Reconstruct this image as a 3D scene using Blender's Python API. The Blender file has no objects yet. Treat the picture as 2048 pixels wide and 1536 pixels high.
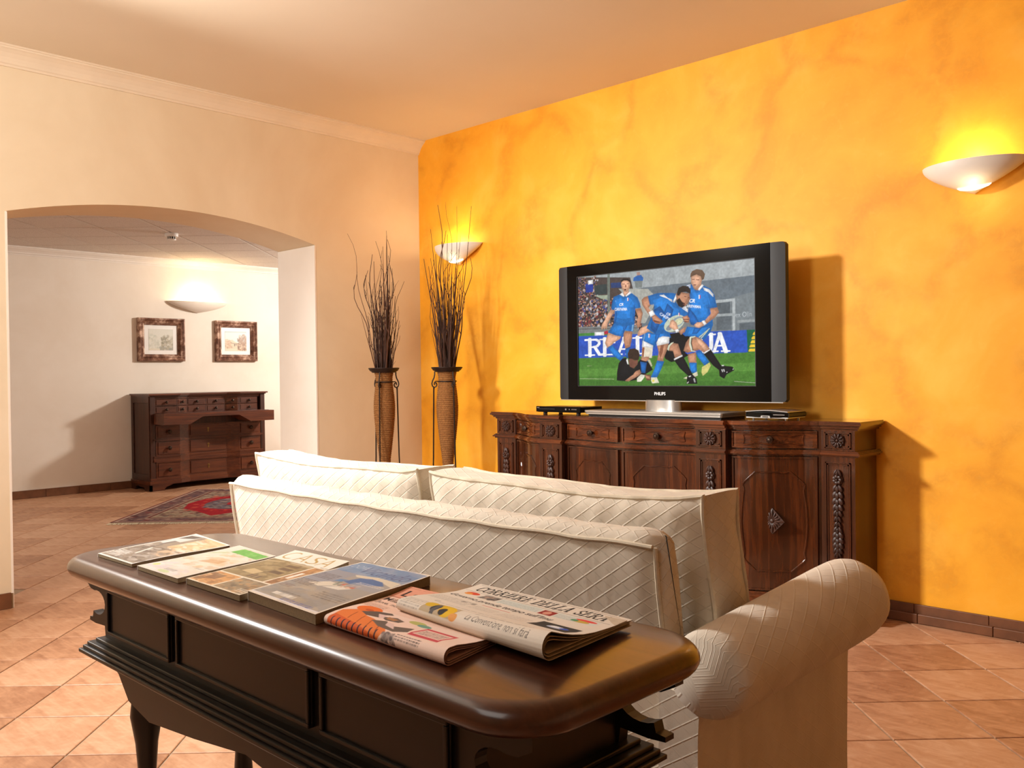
import bpy, bmesh, math, random
import numpy as np
from mathutils import Matrix, Vector
PI = math.pi
scene = bpy.context.scene
COL = scene.collection

# ---------------------------------------------------------------- camera
CAM = np.array([4.773, -4.027, 1.10])
YAW, PITCH, ROLL, FPX = math.radians(45.907), math.radians(-0.6215), math.radians(-0.7038), 1802.86
_d = np.array([-math.cos(YAW), math.sin(YAW), 0]); _r = np.array([math.sin(YAW), math.cos(YAW), 0]); _u = np.array([0, 0, 1.0])
_d2 = _d * math.cos(PITCH) + _u * math.sin(PITCH); _u2 = _u * math.cos(PITCH) - _d * math.sin(PITCH)
RGT = _r * math.cos(ROLL) + _u2 * math.sin(ROLL); UPV = _u2 * math.cos(ROLL) - _r * math.sin(ROLL); FWD = _d2
cam = bpy.data.cameras.new('camera'); cam.sensor_width = 36; cam.lens = 36 * FPX / 2048
cam_ob = bpy.data.objects.new('camera', cam); COL.objects.link(cam_ob)
cam_ob.matrix_world = Matrix(((RGT[0], UPV[0], -FWD[0], CAM[0]), (RGT[1], UPV[1], -FWD[1], CAM[1]), (RGT[2], UPV[2], -FWD[2], CAM[2]), (0, 0, 0, 1)))
cam.clip_start = 0.05
scene.camera = cam_ob

# ---------------------------------------------------------------- world, lights, exposure
w = bpy.data.worlds.new('world'); scene.world = w; w.use_nodes = True
w.node_tree.nodes['Background'].inputs[0].default_value = (1.0, 0.9, 0.78, 1)
w.node_tree.nodes['Background'].inputs[1].default_value = 0.05
vs = scene.view_settings
vs.view_transform = 'Standard'; vs.look = 'None'; vs.gamma = 1.0; vs.use_curve_mapping = False
vs.exposure = 0.0

def area(name, loc, target, size, power, color, sizey=None, spread=180):
    l = bpy.data.lights.new(name, 'AREA'); l.energy = power; l.color = color; l.size = size
    l.spread = math.radians(spread)
    if sizey: l.shape = 'RECTANGLE'; l.size_y = sizey
    o = bpy.data.objects.new(name, l); COL.objects.link(o); o.location = loc
    o.rotation_euler = (Vector(target) - Vector(loc)).to_track_quat('-Z', 'Y').to_euler()
    return o
area('key_lamp', (0.75, -3.25, 2.44), (2.7, -0.9, 0.45), 0.30, 80, (1.0, 0.975, 0.94), spread=114)
area('overhead_fill', (3.4, -4.9, 2.62), (3.3, -4.5, 0), 1.8, 25, (1.0, 0.95, 0.88))  # broad fill light added overhead out of view, no fitting there
area('beige_wall_fill', (2.5, -5.3, 1.75), (0.0, -2.0, 2.05), 0.8, 58, (1.0, 0.98, 0.95), spread=120)  # unseen soft light added to brighten the beige wall
area('annex_lamp', (-2.0, 2.30, 2.10), (-4.2, 0.2, 1.1), 0.22, 78, (1.0, 0.95, 0.88))
area('annex_fill', (-1.9, -2.9, 2.28), (-2.2, -2.0, 0), 0.9, 36, (1.0, 0.94, 0.87))  # extra unseen fill, added to lift the side room

# ---------------------------------------------------------------- helpers
def srgb(r, g, b):
    f = lambda c: (c / 255 / 12.92) if c / 255 <= 0.04045 else ((c / 255 + 0.055) / 1.055) ** 2.4
    return (f(r), f(g), f(b), 1.0)

def link(name, mesh, mat=None, parent=None, loc=None, kind=None):
    o = bpy.data.objects.new(name, mesh); COL.objects.link(o)
    if mat is not None and not mesh.materials: mesh.materials.append(mat)
    if parent is not None: o.parent = parent
    if loc is not None: o.location = loc
    if kind: o['kind'] = kind
    return o

def thing(name, label, cat, loc=(0, 0, 0), rz=0.0, group=None):
    o = bpy.data.objects.new(name, None); COL.objects.link(o)
    o.empty_display_size = 0.05
    o.location = loc; o.rotation_euler = (0, 0, rz); o['label'] = label; o['category'] = cat
    if group: o['group'] = group
    return o

def tag(o, label, cat, group=None):
    o['label'] = label; o['category'] = cat
    if group: o['group'] = group
    return o

class MB:
    """collects shapes, built as one mesh"""
    def __init__(s): s.v = []; s.f = []; s.uv = None
    def add(s, vs_, fs_):
        b = len(s.v); s.v += [tuple(map(float, p)) for p in vs_]; s.f += [tuple(i + b for i in f) for f in fs_]; return s
    def box(s, x0, x1, y0, y1, z0, z1, bev=0.0):
        if bev <= 0:
            return s.add([(x0, y0, z0), (x1, y0, z0), (x1, y1, z0), (x0, y1, z0), (x0, y0, z1), (x1, y0, z1), (x1, y1, z1), (x0, y1, z1)],
                         [(3, 2, 1, 0), (4, 5, 6, 7), (0, 1, 5, 4), (1, 2, 6, 5), (2, 3, 7, 6), (3, 0, 4, 7)])
        bm = bmesh.new()
        bmesh.ops.create_cube(bm, size=1)
        for v in bm.verts: v.co = ((x0 + x1) / 2 + v.co.x * (x1 - x0), (y0 + y1) / 2 + v.co.y * (y1 - y0), (z0 + z1) / 2 + v.co.z * (z1 - z0))
        bmesh.ops.bevel(bm, geom=bm.edges[:], offset=bev, segments=2, profile=0.5, affect='EDGES')
        return s.bm(bm)
    def bm(s, bm):
        bm.verts.index_update()
        s.add([v.co[:] for v in bm.verts], [tuple(v.index for v in f.verts) for f in bm.faces]); bm.free(); return s
    def prism(s, pts, a0, a1, axis='z'):
        """polygon pts extruded along axis; pts are the two other coordinates in xyz order"""
        def P(p, a): return {'z': (p[0], p[1], a), 'y': (p[0], a, p[1]), 'x': (a, p[0], p[1])}[axis]
        n = len(pts)
        vs_ = [P(p, a0) for p in pts] + [P(p, a1) for p in pts]
        fs_ = [tuple(range(n))[::-1], tuple(range(n, 2 * n))] + [(i, (i + 1) % n, n + (i + 1) % n, n + i) for i in range(n)]
        return s.add(vs_, fs_)
    def lathe(s, prof, n=24, c=(0, 0, 0), axis='z', a0=0, a1=2 * PI):
        full = abs(a1 - a0 - 2 * PI) < 1e-6
        m = n if full else n + 1
        vs_ = []
        for r, h in prof:
            for i in range(m):
                t = a0 + (a1 - a0) * i / n
                p = (r * math.cos(t), r * math.sin(t), h)
                if axis == 'y': p = (p[0], p[2], p[1])
                if axis == 'x': p = (p[2], p[0], p[1])
                vs_.append((p[0] + c[0], p[1] + c[1], p[2] + c[2]))
        fs_ = []
        for k in range(len(prof) - 1):
            for i in range(n):
                j = (i + 1) % m
                fs_.append((k * m + i, k * m + j, (k + 1) * m + j, (k + 1) * m + i))
        if full:
            if prof[0][0] > 1e-5: fs_.append(tuple(range(m))[::-1])
            if prof[-1][0] > 1e-5: fs_.append(tuple((len(prof) - 1) * m + i for i in range(m)))
        return s.add(vs_, fs_)
    def tube(s, pts, r, n=8, closed=False, cap=True):
        pts = [np.array(p, float) for p in pts]; N = len(pts)
        rs = r if hasattr(r, '__len__') else [r] * N
        vs_ = []; ref = None
        for i in range(N):
            a = pts[(i - 1) % N] if (closed or i > 0) else pts[i]
            b = pts[(i + 1) % N] if (closed or i < N - 1) else pts[i]
            t = b - a; t = t / (np.linalg.norm(t) + 1e-12)
            if ref is None:
                ref = np.array([0, 0, 1.0]) if abs(t[2]) < 0.9 else np.array([1.0, 0, 0])
            u = ref - t * (ref @ t); u = u / (np.linalg.norm(u) + 1e-12); w_ = np.cross(t, u); ref = u
            for k in range(n):
                q = 2 * PI * k / n
                vs_.append(pts[i] + rs[i] * (u * math.cos(q) + w_ * math.sin(q)))
        fs_ = []
        for i in range(N if closed else N - 1):
            j = (i + 1) % N
            for k in range(n):
                l = (k + 1) % n
                fs_.append((i * n + k, i * n + l, j * n + l, j * n + k))
        if cap and not closed:
            fs_.append(tuple(range(n))[::-1]); fs_.append(tuple((N - 1) * n + k for k in range(n)))
        return s.add(vs_, fs_)
    def ellipsoid(s, c, rx, ry, rz, n=12, m=8, rot=None):
        vs_ = []; fs_ = []
        for i in range(m + 1):
            a = PI * i / m
            for k in range(n):
                b = 2 * PI * k / n
                p = np.array([rx * math.sin(a) * math.cos(b), ry * math.sin(a) * math.sin(b), rz * math.cos(a)])
                if rot is not None: p = rot @ p
                vs_.append(p + np.array(c))
        for i in range(m):
            for k in range(n):
                l = (k + 1) % n
                fs_.append((i * n + k, (i + 1) * n + k, (i + 1) * n + l, i * n + l))
        return s.add(vs_, fs_)
    def grid(s, P):
        """P[i][j] grid of points"""
        a, b = len(P), len(P[0])
        return s.add([p for row in P for p in row], [(i * b + j, (i + 1) * b + j, (i + 1) * b + j + 1, i * b + j + 1) for i in range(a - 1) for j in range(b - 1)])
    def slab(s, P, off):
        """closed slab: grid P and the same grid moved by off (vector or grid)"""
        P = [[np.array(q, float) for q in row] for row in P]
        Q = [[q + (np.array(off, float) if not isinstance(off, list) else np.array(off[i][j], float)) for j, q in enumerate(row)] for i, row in enumerate(P)]
        a, b = len(P), len(P[0]); n = a * b
        vs_ = [q for row in P for q in row] + [q for row in Q for q in row]
        fs_ = []
        for i in range(a - 1):
            for j in range(b - 1):
                f = (i * b + j, (i + 1) * b + j, (i + 1) * b + j + 1, i * b + j + 1)
                fs_.append(f); fs_.append(tuple(n + k for k in f[::-1]))
        for i in range(a - 1):
            for j in (0, b - 1):
                fs_.append((i * b + j, (i + 1) * b + j, n + (i + 1) * b + j, n + i * b + j))
        for j in range(b - 1):
            for i in (0, a - 1):
                fs_.append((i * b + j, i * b + j + 1, n + i * b + j + 1, n + i * b + j))
        return s.add(vs_, fs_)
    def mesh(s, name, smooth=False, angle=35):
        me = bpy.data.meshes.new(name); me.from_pydata(s.v, [], s.f)
        bm = bmesh.new(); bm.from_mesh(me); bmesh.ops.recalc_face_normals(bm, faces=bm.faces[:]); bm.to_mesh(me); bm.free()
        if smooth:
            for p in me.polygons: p.use_smooth = True
            if hasattr(me, 'set_sharp_from_angle'): me.set_sharp_from_angle(angle=math.radians(angle))
        return me
    def build(s, name, mat, parent=None, loc=None, smooth=False, angle=35, kind=None, uv=None):
        me = s.mesh(name, smooth, angle)
        if uv == 'box': box_uv(me)
        elif callable(uv): fn_uv(me, uv)
        return link(name, me, mat, parent, loc, kind)

def box_uv(me):
    l = me.uv_layers.new(name='UVMap')
    for p in me.polygons:
        n = p.normal; a = max(range(3), key=lambda k: abs(n[k]))
        for li in p.loop_indices:
            c = me.vertices[me.loops[li].vertex_index].co
            l.data[li].uv = (c.y, c.z) if a == 0 else ((c.x, c.z) if a == 1 else (c.x, c.y))

def fn_uv(me, fn):
    l = me.uv_layers.new(name='UVMap')
    for p in me.polygons:
        for li in p.loop_indices:
            l.data[li].uv = fn(me.vertices[me.loops[li].vertex_index].co, p.normal)

def copy_tree(o, parent=None):
    c = o.copy(); COL.objects.link(c)
    if parent is not None: c.parent = parent
    for ch in list(o.children): copy_tree(ch, c)
    return c

def rrect(x0, x1, y0, y1, r, n=6, corners=(1, 1, 1, 1)):
    """rounded rectangle outline, corners: (x0y0, x1y0, x1y1, x0y1)"""
    out = []
    for (cx, cy, a, on) in ((x0, y0, PI, corners[0]), (x1, y0, 1.5 * PI, corners[1]), (x1, y1, 0, corners[2]), (x0, y1, .5 * PI, corners[3])):
        rr = r if on is True or on == 1 else (on * r if on else 0)
        if not rr: out.append((cx, cy)); continue
        ox = cx + rr if cx == x0 else cx - rr; oy = cy + rr if cy == y0 else cy - rr
        for i in range(n + 1):
            t = a + .5 * PI * i / n
            out.append((ox + rr * math.cos(t), oy + rr * math.sin(t)))
    return out

# ---------------------------------------------------------------- materials
class NT:
    def __init__(s, name):
        s.m = bpy.data.materials.new(name); s.m.use_nodes = True; s.t = s.m.node_tree; s.n = s.t.nodes
        s.b = s.n['Principled BSDF']; s.out = s.n['Material Output']
    def new(s, t, **k):
        o = s.n.new(t)
        for a, v in k.items(): setattr(o, a, v)
        return o
    def lk(s, a, b): s.t.links.new(a, b)
    def coord(s, kind='Object'): return s.new('ShaderNodeTexCoord').outputs[kind]
    def mapping(s, src, scale=(1, 1, 1), rot=(0, 0, 0)):
        m = s.new('ShaderNodeMapping'); m.inputs['Scale'].default_value = scale; m.inputs['Rotation'].default_value = rot
        s.lk(src, m.inputs['Vector']); return m.outputs['Vector']
    def noise(s, src, scale, detail=4, rough=.55, dist=0.0, out='Fac'):
        n = s.new('ShaderNodeTexNoise'); n.inputs['Scale'].default_value = scale; n.inputs['Detail'].default_value = detail
        n.inputs['Roughness'].default_value = rough; n.inputs['Distortion'].default_value = dist
        s.lk(src, n.inputs['Vector']); return n.outputs[out]
    def ramp(s, src, stops):
        r = s.new('ShaderNodeValToRGB'); e = r.color_ramp.elements
        while len(e) > 1: e.remove(e[-1])
        e[0].position = stops[0][0]; e[0].color = stops[0][1]
        for p, c in stops[1:]:
            q = e.new(p); q.color = c
        s.lk(src, r.inputs['Fac']); return r.outputs['Color']
    def mix(s, fac, a, b, mode='MIX'):
        m = s.new('ShaderNodeMix', data_type='RGBA', blend_type=mode)
        for sock, val in ((m.inputs[0], fac), (m.inputs[6], a), (m.inputs[7], b)):
            if hasattr(val, 'is_linked') or isinstance(val, bpy.types.NodeSocket): s.lk(val, sock)
            else: sock.default_value = val
        return m.outputs[2]
    def math(s, op, a, b=None, c=None, clamp=False):
        m = s.new('ShaderNodeMath', operation=op); m.use_clamp = clamp
        for i, v in enumerate((a, b, c)):
            if v is None: continue
            if isinstance(v, bpy.types.NodeSocket): s.lk(v, m.inputs[i])
            else: m.inputs[i].default_value = v
        return m.outputs[0]
    def bump(s, h, strength=.3, dist=.01):
        b = s.new('ShaderNodeBump'); b.inputs['Strength'].default_value = strength; b.inputs['Distance'].default_value = dist
        s.lk(h, b.inputs['Height']); s.lk(b.outputs['Normal'], s.b.inputs['Normal'])
    def col(s, c):
        if isinstance(c, bpy.types.NodeSocket): s.lk(c, s.b.inputs['Base Color'])
        else: s.b.inputs['Base Color'].default_value = c
    def set(s, **k):
        for a, v in k.items():
            s.b.inputs[{'rough': 'Roughness', 'metal': 'Metallic', 'coat': 'Coat Weight', 'coat_rough': 'Coat Roughness', 'spec': 'Specular IOR Level', 'sheen': 'Sheen Weight'}[a]].default_value = v
        return s

def simple(name, c, rough=.5, metal=0, coat=0, var=.08, scale=40, spec=.5):
    n = NT(name); v = n.noise(n.coord(), scale, 3)
    c2 = tuple(x * (1 - 2 * var) for x in c[:3]) + (1,)
    n.col(n.ramp(v, [(.3, c2), (.7, c)])); n.set(rough=rough, metal=metal, coat=coat, spec=spec)
    return n.m

def emissive(name, c, strength):
    n = NT(name); n.col((0.8, 0.8, 0.8, 1)); n.b.inputs['Emission Color'].default_value = c; n.b.inputs['Emission Strength'].default_value = strength
    return n.m

def wood(name, dark, mid, light, along='z', scale=1.0, rough=.28, coat=.5, coat_rough=.12):
    n = NT(name); sc = {'z': (1, 1, .06), 'x': (.06, 1, 1), 'y': (1, .06, 1)}[along]
    co = n.mapping(n.coord(), tuple(v * scale for v in sc))
    g = n.noise(co, 55, 6, .65, .6); b = n.noise(co, 9, 3, .5, 1.2)
    f = n.math('ADD', n.math('MULTIPLY', g, .55), n.math('MULTIPLY', b, .45))
    n.col(n.ramp(f, [(.32, dark), (.5, mid), (.68, light)]))
    n.set(rough=rough, coat=coat, coat_rough=coat_rough); n.bump(g, .06, .002)
    return n.m

M = {}
def mats():
    # golden sponged plaster
    n = NT('golden_plaster'); co = n.coord()
    warp = n.noise(co, 1.3, 3, .5, 0, 'Color')
    vm = n.new('ShaderNodeVectorMath', operation='MULTIPLY_ADD'); n.lk(warp, vm.inputs[0]); vm.inputs[1].default_value = (.75, .75, .75); n.lk(co, vm.inputs[2])
    v = n.new('ShaderNodeTexVoronoi', feature='DISTANCE_TO_EDGE'); v.inputs['Scale'].default_value = 1.7; n.lk(vm.outputs[0], v.inputs['Vector'])
    vein = n.ramp(v.outputs['Distance'], [(0.0, (1, 1, 1, 1)), (.03, (.85, .85, .85, 1)), (.10, (.3, .3, .3, 1)), (.26, (0, 0, 0, 1))])
    patch = n.noise(vm.outputs[0], 2.1, 5, .62)
    base = n.ramp(patch, [(.32, srgb(240, 162, 36)), (.5, srgb(248, 174, 45)), (.66, srgb(254, 187, 66))])
    fine = n.noise(co, 26, 6, .7, .8)
    brk = n.ramp(n.noise(co, 2.7, 4, .6), [(.36, (0, 0, 0, 1)), (.54, (1, 1, 1, 1))])
    f1 = n.math('MULTIPLY', n.math('MULTIPLY', vein, brk), n.math('MULTIPLY_ADD', fine, 1.1, -.1))
    c1 = n.mix(n.math('MULTIPLY', f1, 1.0, clamp=True), base, srgb(206, 130, 26))
    c2 = n.mix(n.math('MULTIPLY', n.ramp(fine, [(.55, (0, 0, 0, 1)), (.75, (1, 1, 1, 1))]), .22), c1, srgb(255, 200, 84))
    n.col(c2); n.set(rough=.55, spec=.3); n.bump(fine, .12, .006); M['yellow'] = n.m
    # cream plaster
    n = NT('cream_plaster'); co = n.coord(); p = n.noise(co, 1.1, 5, .6, .4); f = n.noise(co, 30, 5, .7)
    n.col(n.ramp(p, [(.3, srgb(220, 200, 168)), (.52, srgb(228, 211, 181)), (.7, srgb(234, 219, 192))])); n.set(rough=.75, spec=.2); n.bump(f, .1, .005); M['cream'] = n.m
    n = NT('white_plaster'); co = n.coord(); p = n.noise(co, 1.4, 5, .6, .3); f = n.noise(co, 30, 5, .7)
    n.col(n.ramp(p, [(.3, srgb(232, 220, 204)), (.6, srgb(240, 231, 218))])); n.set(rough=.75, spec=.2); n.bump(f, .08, .004); M['white'] = n.m
    n = NT('ceiling_paint'); co = n.coord(); p = n.noise(co, .8, 4)
    n.col(n.ramp(p, [(.3, srgb(222, 208, 184)), (.7, srgb(229, 216, 194))])); n.set(rough=.8, spec=.15); M['ceil'] = n.m
    n = NT('ceiling_panel_board'); co = n.coord(); p = n.noise(co, 160, 3, .8)
    n.col(n.ramp(p, [(.35, srgb(205, 194, 186)), (.6, srgb(232, 225, 218))])); n.set(rough=.85, spec=.1); n.bump(p, .35, .003); M['panel'] = n.m
    M['trim'] = simple('cornice_paint', srgb(230, 214, 188), .7, var=.03, scale=6)
    M['trimw'] = simple('white_cornice_paint', srgb(238, 230, 220), .7, var=.03, scale=6)
    # terracotta tile, one tone per piece
    n = NT('terracotta_tile'); co = n.coord(); oi = n.new('ShaderNodeObjectInfo').outputs['Random']
    m = n.mapping(co, (1, 1, 1)); st = n.noise(m, 9, 6, .65, 1.5)
    stm = n.mapping(co, (2, 14, 1), (0, 0, .785)); st2 = n.noise(stm, 3, 4, .6, .5)
    f = n.math('ADD', n.math('MULTIPLY', st, .45), n.math('MULTIPLY_ADD', st2, .35, n.math('MULTIPLY', oi, .2)))
    n.col(n.ramp(f, [(.33, srgb(150, 102, 72)), (.5, srgb(186, 138, 104)), (.68, srgb(206, 164, 132))])); n.set(rough=.42, spec=.35); n.bump(st, .1, .003); M['tile'] = n.m
    M['grout'] = simple('tile_grout', srgb(172, 150, 126), .9, var=.12, scale=30)
    M['skirt'] = simple('skirting_tile', srgb(120, 74, 44), .5, var=.18, scale=14)
    # woods
    M['wz'] = wood('walnut_upright', srgb(26, 10, 4), srgb(58, 25, 9), srgb(96, 47, 19), 'z', rough=.24, coat=.8, coat_rough=.08)
    M['wx'] = wood('walnut_across', srgb(36, 14, 5), srgb(76, 34, 12), srgb(116, 58, 24), 'x', rough=.22, coat=.8, coat_rough=.08)
    M['wcarve'] = wood('walnut_carving', srgb(28, 12, 5), srgb(50, 23, 10), srgb(76, 38, 18), 'z', rough=.5, coat=.05, coat_rough=.3)
    M['bz'] = wood('mahogany_upright', srgb(30, 12, 6), srgb(58, 26, 13), srgb(82, 41, 22), 'z', rough=.42, coat=.15)
    M['by'] = wood('mahogany_across', srgb(46, 18, 7), srgb(82, 37, 16), srgb(114, 58, 28), 'y', rough=.38, coat=.2)
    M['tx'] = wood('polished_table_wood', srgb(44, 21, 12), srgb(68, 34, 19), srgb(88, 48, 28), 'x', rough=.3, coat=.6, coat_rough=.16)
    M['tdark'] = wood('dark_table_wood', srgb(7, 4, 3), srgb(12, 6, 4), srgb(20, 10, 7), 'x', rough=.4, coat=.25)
    M['knob'] = simple('dark_bronze', srgb(70, 55, 45), .35, .8)
    M['brass'] = simple('aged_brass', srgb(160, 130, 80), .35, .9)
    M['iron'] = simple('wrought_iron', srgb(44, 32, 26), .5, .5)
    # rope
    n = NT('twisted_rope'); co = n.coord()
    uv = n.coord('UV'); sp = n.new('ShaderNodeSeparateXYZ'); n.lk(uv, sp.inputs[0])
    st = n.math('FRACT', n.math('ADD', n.math('DIVIDE', sp.outputs[0], .0095), n.math('DIVIDE', sp.outputs[1], .0075)))
    st = n.math('MULTIPLY', n.math('ABSOLUTE', n.math('SUBTRACT', st, .5)), 2.0)
    nz = n.noise(co, 90, 4, .7); f = n.math('ADD', n.math('MULTIPLY', nz, .5), n.math('MULTIPLY', st, .48))
    n.col(n.ramp(f, [(.34, srgb(78, 46, 22)), (.52, srgb(136, 88, 46)), (.68, srgb(184, 132, 78))])); n.set(rough=.8, spec=.15); n.bump(f, .6, .004); M['rope'] = n.m
    M['twig'] = simple('dry_bark', srgb(66, 38, 24), .75, var=.25, scale=30)
    M['twig2'] = simple('dry_bark_red', srgb(90, 52, 32), .75, var=.25, scale=30)
    # quilted cotton
    def fabric(name, lo, hi, P=.047, Q=.031, amt=1.0):
        n = NT(name); uv = n.coord('UV'); sp = n.new('ShaderNodeSeparateXYZ'); n.lk(uv, sp.inputs[0])
        u = n.math('DIVIDE', sp.outputs[0], P); v = n.math('DIVIDE', sp.outputs[1], Q)
        def line(e, wdt):
            t = n.math('MULTIPLY', n.math('ABSOLUTE', n.math('SUBTRACT', n.math('FRACT', e), .5)), 2.0)
            return n.math('SUBTRACT', 1.0, n.math('DIVIDE', t, wdt), clamp=True)
        l1 = line(n.math('SUBTRACT', u, v), .17); l2 = line(n.math('ADD', u, v), .12)
        ln = n.math('MAXIMUM', l1, n.math('MULTIPLY', l2, .8))
        co = n.coord(); wr = n.noise(n.mapping(co, (1, 1, .35)), 12, 3, .5, .6); fz = n.noise(co, 260, 2)
        base = n.ramp(wr, [(.3, lo), (.7, hi)])
        n.col(n.mix(n.math('MULTIPLY', ln, .42 * amt), base, srgb(246, 236, 216))); n.set(rough=.85, spec=.15, sheen=.15)
        h = n.math('ADD', n.math('MULTIPLY', ln, .9 * amt), n.math('ADD', n.math('MULTIPLY', wr, 1.6), n.math('MULTIPLY', fz, .12)))
        n.bump(h, .55, .003); return n.m
    M['quilt'] = fabric('quilted_cream_cotton', srgb(212, 199, 180), srgb(226, 214, 196), amt=.8)
    M['quilt2'] = fabric('plain_cream_cotton', srgb(212, 199, 180), srgb(226, 214, 196), amt=.4)
    M['quilt3'] = fabric('arm_cream_cotton', srgb(212, 199, 180), srgb(226, 214, 196), amt=.5)
    M['pipe'] = simple('piping_cord', srgb(222, 208, 184), .8, var=.06, scale=90)
    # plastics, metals
    M['black'] = simple('gloss_black', (.003, .003, .003, 1), .07, 0, 0, var=.05, spec=.2)
    M['speaker'] = simple('charcoal_grille', srgb(27, 26, 26), .6, .0, var=.15, scale=600)
    M['matteblack'] = simple('matt_black', srgb(18, 18, 19), .4, var=.1)
    M['silver'] = simple('brushed_aluminium', srgb(196, 194, 190), .28, .85, var=.03, scale=80)
    M['white_text'] = simple('white_print', srgb(235, 235, 235), .5, var=.01)
    M['ceramic'] = simple('white_ceramic', srgb(238, 228, 214), .45, var=.02, scale=10)
    M['plastic'] = simple('white_plastic', srgb(236, 232, 226), .4, var=.02)
    M['bulb'] = emissive('lamp_bulb', (1.0, .78, .45, 1), 30)
    M['slit'] = emissive('lamp_slit', (1.0, .86, .62, 1), 4.0)
    # frames
    n = NT('antique_gilt'); co = n.coord(); g = n.noise(co, 13, 4, .6)
    n.col(n.ramp(g, [(.3, srgb(74, 44, 34)), (.5, srgb(130, 92, 74)), (.66, srgb(214, 184, 164))])); n.set(rough=.35, metal=.35); n.bump(g, .25, .003); M['gilt'] = n.m
    M['paper_edge'] = simple('page_edges', srgb(158, 138, 108), .8, var=.12, scale=300)
    M['news_edge'] = simple('newsprint_edges', srgb(206, 188, 164), .85, var=.08, scale=60)
    M['pink_edge'] = simple('pink_newsprint_edges', srgb(222, 176, 158), .85, var=.08, scale=60)
    # printed surfaces: colours come from the print stored on the mesh
    n = NT('printed_paper'); a = n.new('ShaderNodeAttribute', attribute_name='print'); n.col(a.outputs['Color']); n.set(rough=.38, spec=.4); M['print'] = n.m
    n = NT('printed_newspaper'); a = n.new('ShaderNodeAttribute', attribute_name='print'); n.col(a.outputs['Color']); n.set(rough=.8, spec=.15); M['newsprint'] = n.m
    n = NT('lit_screen'); a = n.new('ShaderNodeAttribute', attribute_name='print'); n.col((.01, .01, .01, 1)); n.lk(a.outputs['Color'], n.b.inputs['Emission Color']); n.b.inputs['Emission Strength'].default_value = 1.05; n.set(rough=.15, spec=.08); M['screen'] = n.m
    n = NT('woven_rug'); a = n.new('ShaderNodeAttribute', attribute_name='print'); nz = n.noise(n.coord(), 220, 3, .8)
    n.col(n.mix(n.ramp(nz, [(.4, (0, 0, 0, 1)), (.6, (.45, .45, .45, 1))]), a.outputs['Color'], srgb(60, 40, 40))); n.set(rough=.95, spec=.05); n.bump(nz, .6, .004); M['rug'] = n.m
    M['fringe'] = simple('cotton_fringe', srgb(222, 208, 178), .9, var=.1)
mats()
# ---------------------------------------------------------------- flat print (screen, covers, engravings, rug weave)
def lin(c):
    c = np.asarray(c, float) / 255.0
    return np.where(c <= 0.04045, c / 12.92, ((c + 0.055) / 1.055) ** 2.4)

_glyphs = {}
def text_tris(body, shear=0.0, bold=0.0):
    key = (body, shear, bold)
    if key in _glyphs: return _glyphs[key]
    cu = bpy.data.curves.new('lettering', 'FONT'); cu.body = body; cu.size = 1.0; cu.shear = shear; cu.offset = bold; cu.resolution_u = 3
    ob = bpy.data.objects.new('lettering', cu); COL.objects.link(ob)
    dg = bpy.context.evaluated_depsgraph_get(); me = ob.evaluated_get(dg).to_mesh()
    me.calc_loop_triangles()
    V = np.array([v.co[:2] for v in me.vertices]).reshape(-1, 2)
    T = [tuple(t.vertices) for t in me.loop_triangles]
    ob.evaluated_get(dg).to_mesh_clear(); bpy.data.objects.remove(ob); bpy.data.curves.remove(cu)
    if len(V): V = V - V.min(0)
    _glyphs[key] = (V, T); return V, T

# slab-serif letters as strokes on a unit-high box: (width, [(points, thickness)])
SERIF = {
 'C': (.80, [([(.76, .26), (.62, .08), (.40, .03), (.18, .16), (.11, .5), (.18, .84), (.40, .97), (.62, .92), (.74, .76)], .15), ([(.75, .99), (.75, .70)], .07)]),
 'O': (.84, [([(.42, .04), (.20, .14), (.12, .5), (.20, .86), (.42, .96), (.64, .86), (.72, .5), (.64, .14), (.42, .04)], .15)]),
 'R': (.88, [([(.22, 0), (.22, 1)], .17), ([(.02, .04), (.42, .04)], .08), ([(.02, .96), (.52, .96), (.66, .86), (.68, .72), (.58, .57), (.40, .52), (.22, .52)], .11), ([(.46, .52), (.68, .06), (.86, .06)], .14)]),
 'I': (.46, [([(.23, 0), (.23, 1)], .18), ([(.02, .04), (.44, .04)], .08), ([(.02, .96), (.44, .96)], .08)]),
 'E': (.78, [([(.22, 0), (.22, 1)], .17), ([(.02, .04), (.70, .04), (.72, .28)], .08), ([(.02, .96), (.68, .96), (.68, .74)], .08), ([(.22, .5), (.52, .5)], .08), ([(.52, .64), (.52, .36)], .06)]),
 'D': (.84, [([(.22, 0), (.22, 1)], .17), ([(.02, .04), (.46, .04), (.66, .18), (.74, .5), (.66, .82), (.46, .96), (.02, .96)], .12)]),
 'L': (.76, [([(.22, 0), (.22, 1)], .17), ([(.02, .96), (.42, .96)], .08), ([(.02, .04), (.68, .04), (.70, .32)], .08)]),
 'A': (.90, [([(.14, .02), (.44, .98)], .09), ([(.44, .98), (.74, .02)], .17), ([(.24, .34), (.64, .34)], .08), ([(0, .04), (.30, .04)], .08), ([(.56, .04), (.90, .04)], .08)]),
 'S': (.66, [([(.10, .30), (.12, .06)], .07), ([(.10, .20), (.26, .04), (.46, .06), (.56, .22), (.48, .42), (.20, .58), (.12, .76), (.22, .94), (.42, .96), (.54, .82)], .14), ([(.55, .96), (.55, .74)], .07)]),
 'U': (.88, [([(.20, .98), (.20, .30), (.30, .06), (.46, .02), (.62, .08), (.70, .30), (.70, .98)], .15), ([(.02, .96), (.38, .96)], .08), ([(.54, .96), (.86, .96)], .08)]),
}

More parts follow.
